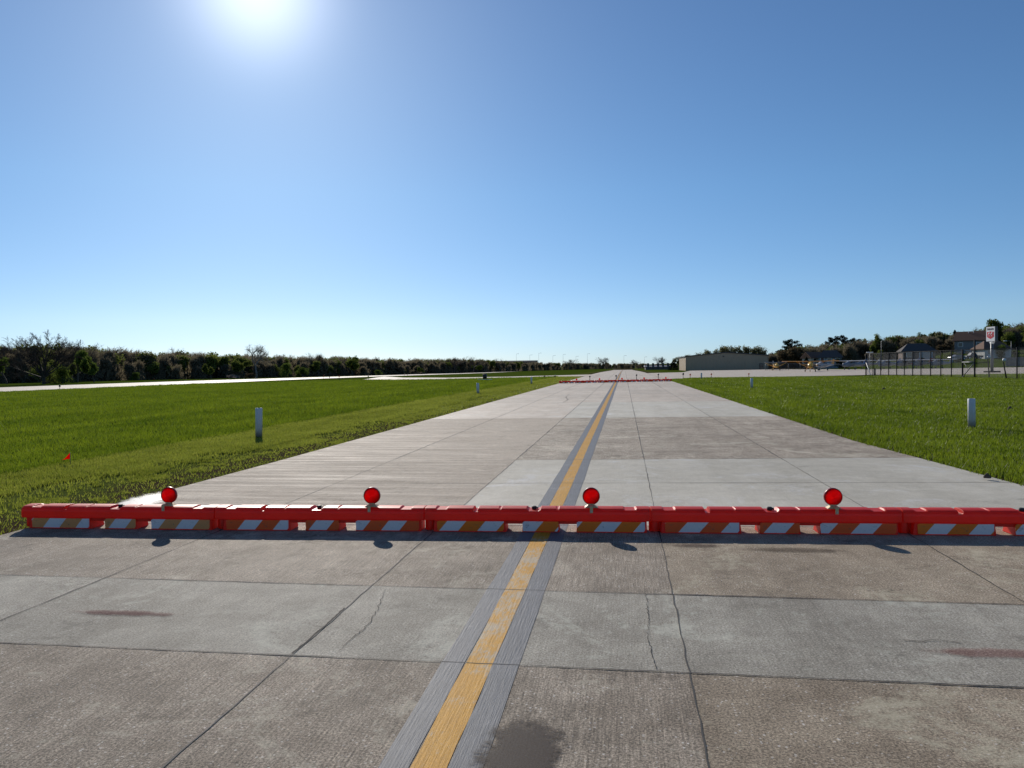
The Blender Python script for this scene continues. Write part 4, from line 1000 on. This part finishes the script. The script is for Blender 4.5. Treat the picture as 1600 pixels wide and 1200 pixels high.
# far low buildings
def low_building(name, px0, px1, y, top, base, label, wm, rm):
    x0, z = col_at(px0, y); x1, _ = col_at(px1, y); zt = z_at((px0+px1)/2, top, y); r = empty(name, ((x0+x1)/2, y, z), 0, label, 'building'); W = x1-x0; H = zt-z
    a = MB(); a.box((0, 0, H/2-.3), (W, 22, H-.6)); a.build('wall', wm, r)
    a = MB(); a.box((0, 0, H-.15), (W+1, 23, .9), 0, None, (1, .8)); a.build('roof', rm, r)
    for i in range(5):
        a = MB(); a.box((-W*.4+W*.2*i, -11.05, 2.2), (W*.09, .15, 3.4)); a.build('door', M['trim'], r)
low_building('warehouse', 754, 838, 690, 564.2, 575, 'long flat roofed building rising behind the distant treeline', M['sid_brown'], M['trim'])
low_building('hangar_row', 1008, 1046, 470, 571.5, 576, 'distant row of low sheds with a pale roof right of the taxiway end', M['sid_brown'], M['garage'])
# street lamps far off
for px, top, lab in ((807, 553, 'leftmost thin street lamp above the distant long roof'), (828, 555, 'thin street lamp at the right end of the distant long roof'), (842, 552, 'tall thin street lamp just right of the distant long roof'),
                     (864, 556, 'thin street lamp second right of the distant long roof'), (880, 554, 'thin street lamp left of the small bare tree in the far treeline'), (900, 557, 'short thin street lamp right of the small bare tree'),
                     (918, 553, 'tall thin street lamp left of the wide bare tree'), (975, 556, 'thin street lamp exactly above the taxiway end'), (1007, 558, 'thin street lamp left of the distant sheds')):
    x, z = col_at(px, 640); H = z_at(px, top, 640)-z; r = empty('street_lamp', (x, 640, z), 0, lab, 'street lamp', 'street lamps beyond the airfield')
    a = MB(); a.tube((0, 0, 0), (0, 0, H), .10, .06, 6); a.tube((0, 0, H), (1.6, 0, H+.25), .07, None, 5); a.build('pole', M['steel'], r)
    a = MB(); a.box((1.9, 0, H+.22), (.8, .35, .18)); a.build('lamp_head', M['steel'], r)

# ------------------------------------------------------------------ aircraft
def ell(y, cz, rx, rz, n=12, sq=.85):
    out = []
    for i in range(n):
        a = 2*PI*i/n; c, s = math.cos(a), math.sin(a); out.append((rx*math.copysign(abs(c)**sq, c), y, cz+rz*math.copysign(abs(s)**sq, s)))
    return out
def airplane(px, py, y, heading, skin, accent, label, tail_dragger=False, low=False, span=10.6, wingm=None):
    x, z = col_at(px, y)
    r = empty('light_aircraft', (x, y, z+.05), heading, label, 'airplane', 'small aircraft parked on the apron')
    zc = 1.15
    a = MB(); a.loft([ell(2.55, zc, .22, .26), ell(2.3, zc, .42, .42), ell(1.6, zc+.02, .52, .5), ell(.9, zc+.18, .56, .68), ell(-.6, zc+.18, .54, .66), ell(-1.8, zc+.08, .36, .42), ell(-3.4, zc+.1, .2, .24), ell(-4.6, zc+.15, .06, .12)], 0)
    fu = a.build('fuselage', skin, r)
    a = MB(); a.loft([[(s*.575, .85, zc+.35), (s*.575, -.7, zc+.38), (s*.50, -.7, zc+.72), (s*.50, .5, zc+.72)] for s in (-1, 1)], 0, False); a.build('window', M['glass'], fu)
    zw = zc+.86 if not low else zc-.36
    def foil(xx, ch, y0, zz, th): return [(xx, y0+ch*.32, zz), (xx, y0+ch*.2, zz+th*.6), (xx, y0-ch*.1, zz+th*.62), (xx, y0-ch*.68, zz+.02), (xx, y0-ch*.68, zz), (xx, y0-ch*.1, zz-th*.38), (xx, y0+ch*.22, zz-th*.3)]
    a = MB(); di = .02 if not low else .10
    a.loft([foil(-span/2, 1.15, .35, zw+di*5, .10), foil(-span/2+.3, 1.4, .35, zw+di*4.7, .16), foil(0, 1.6, .35, zw, .2), foil(span/2-.3, 1.4, .35, zw+di*4.7, .16), foil(span/2, 1.15, .35, zw+di*5, .10)], 0, False)
    a.build('wing', wingm or (accent if tail_dragger else skin), r)
    if not low:
        for s in (-1, 1):
            a = MB(); a.tube((s*.5, .5, zc-.3), (s*2.6, .45, zw-.02), .035, None, 6); a.tube((s*.5, .2, zc-.3), (s*2.6, -.1, zw-.02), .03, None, 6); a.build('wing_strut', skin, r)
    a = MB(); a.loft([foil(-1.55, .6, -4.3, zc+.2, .05), foil(0, .95, -4.25, zc+.2, .07), foil(1.55, .6, -4.3, zc+.2, .05)], 0, False); a.build('tailplane', skin, r)
    a = MB(); f0 = [(-.035, -3.4, zc+.25), (-.035, -4.75, zc+.15), (-.02, -4.95, zc+1.35), (-.02, -4.35, zc+1.38)]; a.loft([f0, [(-p[0], p[1], p[2]) for p in f0]], 0, False); a.build('fin', accent, r)
    nose = (0, 2.0) if not tail_dragger else (0, -4.5)
    for nm, wx, wy, rad in (('wheel', -.95, .55 if tail_dragger else -.25, .24 if tail_dragger else .2), ('wheel', .95, .55 if tail_dragger else -.25, .24 if tail_dragger else .2), ('wheel', 0, nose[1], .17 if not tail_dragger else .1)):
        a = MB(); a.tube((wx-.08, wy, rad), (wx+.08, wy, rad), rad, None, 16); a.tube((wx-.085, wy, rad), (wx+.085, wy, rad), rad*.5, None, 12, 1)
        a.tube((wx*.95, wy, rad), (wx*.45, wy, zc-.35 if wy > -2 else zc), .04, None, 6, 1); a.build(nm, [M['rubber'], skin], r)
    a = MB(); a.lathe([(.13, 0), (.10, .12), (.04, .22)], 12, 0, Matrix.Translation((0, 2.55, zc)) @ Matrix.Rotation(-PI/2, 4, 'X'))
    for s in (-1, 1): a.box((s*.5, 2.6, zc+s*.05), (.95, .03, .12), 1)
    a.build('propeller', [accent, M['blackp']], r)
    return r
M['ayel'] = simple('yellow_fabric', (.78, .42, .05), .4, 0, .06); M['aorg'] = simple('orange_yellow_fabric', (.80, .34, .05), .4, 0, .08); M['awhite'] = simple('aircraft_dull_grey', (.20, .22, .25), .4, 0, .05); M['awing'] = simple('aircraft_wing_white', (.36, .38, .41), .4, 0, .05)
M['ablue'] = simple('aircraft_blue', (.07, .12, .25), .3); M['agrey'] = simple('aircraft_grey', (.17, .20, .24), .4); M['ared'] = simple('aircraft_red', (.40, .03, .03), .3)
airplane(1266, 581, 158, PI-.22, M['ayel'], M['aorg'], 'yellow high wing taildragger aircraft facing the camera on the apron', True)
airplane(1286, 578, 180, PI-.75, M['awing'], M['aorg'], 'white aircraft with an orange fin right behind the yellow taildragger', False, False, 10.6, M['agrey'])
airplane(1330, 577.5, 190, PI/2+.5, M['agrey'], M['ablue'], 'grey blue aircraft left of the fence end', False, False, 10.6, M['awing'])
airplane(1349, 577.5, 200, PI/2+.3, M['awhite'], M['agrey'], 'dark grey aircraft with a pale wing just behind the fence end post', False, False, 10.6, M['awing'])
airplane(1385, 577.5, 195, PI/2+.55, M['awhite'], M['ablue'], 'grey and blue aircraft with a pale wing behind the left part of the fence', False, False, 10.6, M['awing'])
airplane(1412, 577.5, 198, PI/2+.4, M['awhite'], M['ablue'], 'pale winged grey and blue aircraft behind the fence, between two similar ones', False, False, 10.6, M['awing'])
airplane(1436, 577.5, 196, PI/2+.6, M['agrey'], M['ared'], 'grey aircraft with a red fin behind the middle of the fence', False, False, 10.6, M['awing'])
airplane(1466, 577.5, 195, PI/2+.5, M['awhite'], M['agrey'], 'all grey aircraft with a pale wing behind the fence left of the gate', False, False, 10.6, M['awing'])
airplane(1212, 578.5, 205, PI-.05, M['ayel'], M['agrey'], 'small yellow aircraft with pale wings near the hangar corner, left of the yellow taildragger', True, False, 5.6)

# ------------------------------------------------------------------ parked cars on the rise
def car(px, y, base, rz, paint, label, tall=1.45, truck=False):
    x, z = col_at(px, y); z = z_at(px, base, y)
    r = empty('parked_car', (x, y, z), rz, label, 'car')
    P = [(-2.2, .35), (-2.25, .75), (-2.1, .95), (-1.3, 1.0), (-.7, tall), (.9 if not truck else .2, tall), (1.5 if not truck else .7, 1.02), (2.2, .95), (2.25, .4)]
    a = MB(); a.loft([[(u, s*.88*(1 if w_ < 1.05 else .86), w_) for u, w_ in P] for s in (-1, 1)], 0, False); a.build('body', paint, r, None, .05, 2)
    a = MB(); a.loft([[(-1.2, s*.80, 1.03), (-.68, s*.785, tall-.08), (.85 if not truck else .15, s*.785, tall-.08), (1.35 if not truck else .6, s*.80, 1.03)] for s in (-1, 1)], 0, False); a.build('window', M['glass'], r)
    for u in (-1.4, 1.4):
        for s in (-1, 1):
            a = MB(); a.tube((u, s*.7, .34), (u, s*.9, .34), .34, None, 14); wh = a.build('wheel', M['rubber'], r); a = MB(); a.tube((u, s*.86, .34), (u, s*.915, .34), .19, None, 10); a.build('rim', M['bolt'], wh)
M['silver'] = simple('silver_paint', (.16, .165, .18), .3, .3); M['black_paint'] = simple('black_car_paint', (.015, .016, .02), .25)
car(1521, 228, 561, .05, M['black_paint'], 'dark pickup parked before the white house', 1.8, True)
car(1496, 226, 562.5, .2, M['silver'], 'silver car parked left of the dark pickup')

# ------------------------------------------------------------------ pole sign
x, y, z = g(1550, 583.5); D0 = 118.; x, z = col_at(1550, D0); z = float(h(x, D0))
r = empty('pole_sign', (x, D0, z), -1.35, 'tall white pole sign with a red shield beside the fence', 'sign')
zb = z_at(1550, 533.5, D0)-z; zt = z_at(1550, 510.5, D0)-z; SW = 1.84; SD = .40
a = MB(); a.tube((0, 0, 0), (0, 0, zb), .20, None, 14); a.build('pole', M['steel'], r)
a = MB(); a.box((0, 0, .12), (1.5, 1.5, .24)); a.build('footing', M['pale'], r, None, .03, 2)
M['cabinet'] = simple('dark_sign_cabinet', (.04, .045, .055), .5)
a = MB(); a.box((.0, 0, (zb+zt)/2), (SW, SD, zt-zb)); a.build('cabinet', M['cabinet'], r, None, .03, 2)
a = MB(); a.box((0, -SD/2-.02, (zb+zt)/2), (SW-.06, .04, zt-zb-.06)); fc = a.build('sign_face', M['white'], r, None, .01, 1)
a = MB(); a.loft([[(-.4, -.2, zb), (.4, -.2, zb), (.4, .2, zb), (-.4, .2, zb)], [(-.18, -.16, zb-.35), (.18, -.16, zb-.35), (.18, .16, zb-.35), (-.18, .16, zb-.35)]], 0, False); a.build('pole_cap', M['white'], r)
cs = zb+(zt-zb)*.44; sh = (zt-zb)*.40
outl = [(u*1.15, v) for u, v in [(-.62, .5), (-.40, .46), (0, .56), (.40, .46), (.62, .5), (.58, .1), (.62, -.28), (.36, -.44), (0, -.62), (-.36, -.44), (-.62, -.28), (-.58, .1)]]
M['signred'] = simple('sign_red', (.55, .02, .03), .4)
a = MB(); pr = [(u, cs+v*sh*1.08) for u, v in outl]; a.loft([[(u, -SD/2-.06, v) for u, v in pr], [(u, -SD/2-.04, v) for u, v in pr]], 0, False); a.build('shield', M['signred'], fc)
def text(name, body, size, loc, mat, parent, bold=0., sx=1.):
    cu = bpy.data.curves.new(name, 'FONT'); cu.body = body; cu.size = size; cu.align_x = 'CENTER'; cu.align_y = 'CENTER'; cu.extrude = .006; cu.offset = bold
    t = bpy.data.objects.new(name, cu); COL.objects.link(t); dg = bpy.context.evaluated_depsgraph_get(); me = bpy.data.meshes.new_from_object(t.evaluated_get(dg)); bpy.data.objects.remove(t)
    me.materials.clear(); me.materials.append(mat); o = link(name, me, parent); o.location = loc; o.rotation_euler = (PI/2, 0, 0); o.scale = (sx, 1, 1); return o
text('number', '66', .95, (0, -SD/2-.075, cs-.02), M['white'], fc, .04, 1.05)
text('lettering', 'PHILLIPS', .34, (0, -SD/2-.055, zt-.36), M['blackp'], fc, .010, 1.05)

# ------------------------------------------------------------------ chain-link fence beside the apron
def mesh_wire():
    t = NT('chain_link_wire'); xyz = t.sep(); u = t.math('ADD', xyz[0], xyz[1])
    fr = []
    for sg in (1, -1):
        q = t.math('FRACT', t.math('DIVIDE', t.math('ADD', t.math('MULTIPLY', u, 1.), t.math('MULTIPLY', xyz[2], sg)), .085))
        fr.append(t.math('LESS_THAN', q, .13))
    m = t.math('MAXIMUM', fr[0], fr[1])
    p = t.principled((.05, .052, .056), .6, 0.); tr = t.n('ShaderNodeBsdfTransparent'); mx = t.n('ShaderNodeMixShader'); t.l(m, mx.inputs[0]); t.l(tr.outputs[0], mx.inputs[1]); t.l(p, mx.inputs[2])
    return t.done(mx.outputs[0])
M['wire'] = mesh_wire()
FA = np.array([33.2, 109.5]); FB = np.array([36.9, 70.0]); fd = (FB-FA); fL = np.linalg.norm(fd); fd /= fL
fr_ = empty('chain_link_fence', (FA[0], FA[1], float(h(*FA))), math.atan2(fd[1], fd[0]), 'dark chain link fence with tall posts beside the apron at right', 'fence')
FH = 2.95
def along(px):
    """distance along the fence line at a photo column"""
    d = ray(px, 575); k = d[0]/d[1]; return float((k*FA[1]-FA[0])/(fd[0]-k*fd[1]))
PX = [1353, 1364, 1376, 1388.5, 1401, 1413, 1426, 1439, 1454, 1470, 1486.5, 1504, 1523, 1589, 1612, 1640]
U = [along(p) for p in PX]
for p, u in zip(PX, U):
    a = MB(); rr = .08 if p in (1353, 1504, 1523) else .055
    a.tube((u, 0, -.2), (u, 0, FH+(1.0 if p == 1523 else .05)), rr, None, 8); a.build('post', M['darksteel'], fr_)
a = MB(); a.tube((U[0], 0, FH), (U[-1], 0, FH), .025, None, 6); a.build('rail', M['darksteel'], fr_)
a = MB(); a.tube((U[0], 0, .06), (U[-1], 0, .06), .012, None, 5); a.build('rail', M['darksteel'], fr_)
a = MB(); a.add([(U[0], .07, .04), (U[-1], .07, .04), (U[-1], .07, FH), (U[0], .07, FH)], [(0, 1, 2, 3)]); a.build('wire_mesh', M['wire'], fr_)
a = MB(); a.tube((U[0]+.05, 0, 1.75), (U[0]+2.6, -.4, .0), .04, None, 6); a.build('brace', M['pvc'], fr_)
g0, g1 = U[11], U[12]
a = MB(); a.tube((g0, -.03, 1.65), (g1, -.03, 1.65), .06, None, 6); a.tube((g0, -.03, .05), (g1, -.03, 1.6), .05, None, 6); a.tube((g0+.3, -.03, 1.62), ((g0+g1)/2, -.03, .83), .015, None, 5); a.build('gate_frame', M['steel'], fr_)
x, y, z = g(1367, 587.); r = empty('bollard', (x, y, z), 0, 'short dark bollard beside the fence end post', 'bollard'); a = MB(); a.lathe([(.10, 0), (.10, .9), (.07, .97), (.02, 1.0)], 14); a.build('post', M['darksteel'], r); a = MB(); a.lathe([(.17, 0), (.17, .03), (.11, .04)], 14); a.build('base', M['steel'], r)
# leaning dark posts in front of the sign
for px, py, tp, lean, lab in ((1546, 591, 557, -.14, 'slightly leaning dark post with a pale head left of the pole sign foot'), (1573, 592.5, 561, -.30, 'leaning dark post with a pale head right of the pole sign')):
    x, y, z = g(px, py); H = z_at(px, tp, y)-z; r = empty('leaning_post', (x, y, z), 0, lab, 'lamp post', 'leaning posts before the pole sign')
    a = MB(); a.tube((0, 0, -.1), (lean, 0, H-.25), .07, .05, 8); a.build('post', M['darksteel'], r)
    a = MB(); a.lathe([(.05, -.12), (.15, -.06), (.17, .05), (.12, .15), (.03, .18)], 12, 0, Matrix.Translation((lean+.05, -.08, H-.1))); a.build('lamp_head', M['white'], r)  # pale rounded head at the post top
# far fence behind the aircraft, poles, wooden fence
xa, za = col_at(1196, 214); xb, zb_ = col_at(1290, 214)
r = empty('chain_link_fence', (xa, 214, za), 0, 'low chain link fence between the hangar corner and the houses', 'fence'); Lw = xb-xa; k = 0
while k*3 <= Lw:
    a = MB(); a.tube((k*3., 0, 0), (k*3., 0, 1.75), .05, None, 6); a.build('post', M['steel'], r); k += 1
a = MB(); a.tube((0, 0, 1.75), ((k-1)*3., 0, 1.75), .04, None, 6); a.build('rail', M['steel'], r)
a = MB(); a.add([(0, .06, .03), ((k-1)*3., .06, .03), ((k-1)*3., .06, 1.74), (0, .06, 1.74)], [(0, 1, 2, 3)]); a.build('wire_mesh', M['wire'], r)
x, z = col_at(1377, 160); H = z_at(1377, 534, 160)-z; r = empty('flag_pole', (x, 160, z), 0, 'thin tall pole behind the left part of the fence', 'pole'); a = MB(); a.tube((0, 0, 0), (0, 0, H), .055, .035, 8); a.build('pole', M['steel'], r); a = MB(); a.lathe([(.02, H), (.09, H+.06), (.02, H+.14)], 10); a.build('finial', M['bolt'], r)
x, z = col_at(1359, 170); H = z_at(1359, 550.5, 170)-z; r = empty('floodlight_mast', (x, 170, z), 0, 'short mast with a crossbar lamp above the fence end', 'light mast'); a = MB(); a.tube((0, 0, 0), (0, 0, H), .07, None, 8); a.build('mast', M['steel'], r); a = MB(); a.box((0, 0, H), (1.3, .3, .16)); a.build('lamp_head', M['white'], r)
x0, zz = col_at(1572, 205); x1, _ = col_at(1650, 205)
r = empty('board_fence', (x0, 205, zz-.1), 0, 'grey vertical board fence at the right edge behind the pole sign', 'fence'); Wf = x1-x0
M['board'] = simple('weathered_boards', (.15, .15, .155), .85, 0, .35, 1.5)
a = MB(); i = 0
while i*.32 < Wf: a.box((i*.32, random.uniform(-.01, .01), 1.15), (.29, .04, 2.3+random.uniform(-.03, .03))); i += 1
a.build('boards', M['board'], r)
a = MB(); [a.box((Wf/2, .06, q), (Wf, .06, .12)) for q in (.4, 1.9)]; a.build('rail', M['board'], r)
x, z = col_at(1580, 225); zt_ = z_at(1580, 533, 225); r = empty('street_lamp', (x, 225, z), 0, 'street lamp pole rising from bushes right of the pole sign', 'street lamp'); H = zt_-z; a = MB(); a.tube((0, 0, 0), (0, 0, H), .12, .07, 8); a.tube((0, 0, H), (-1.2, 0, H+.15), .05, None, 6); a.build('pole', M['steel'], r); a = MB(); a.box((-1.5, 0, H+.12), (.7, .35, .18)); a.build('lamp_head', M['white'], r)
# dark clods on the right grass
for px, py, lab in ((1381, 610, 'small dark clod in the right grass before the fence'), (1578, 641, 'dark clod in the right grass near the white post'), (1543, 750, 'dark clod at the right slab edge')):
    x, y, z = g(px, py); rnd = np.random.RandomState(int(px)); mb = MB(); s = .0042*y**.5*2.2
    mb.loft([[(s*q*math.cos(2*PI*i/9)*(1+rnd.uniform(-.25, .25))*1.5, s*q*math.sin(2*PI*i/9)*(1+rnd.uniform(-.25, .25)), zz_*s*(1+rnd.uniform(-.1, .25))) for i in range(9)] for q, zz_ in ((1., 0), (1.05, .6), (.7, 1.4), (.2, 2.))], 0, True)
    o = mb.build('soil_clod', M['soilm'], None, (x, y, z+.03)); tag(o, lab, 'clod', 'dark clods beside the taxiway')
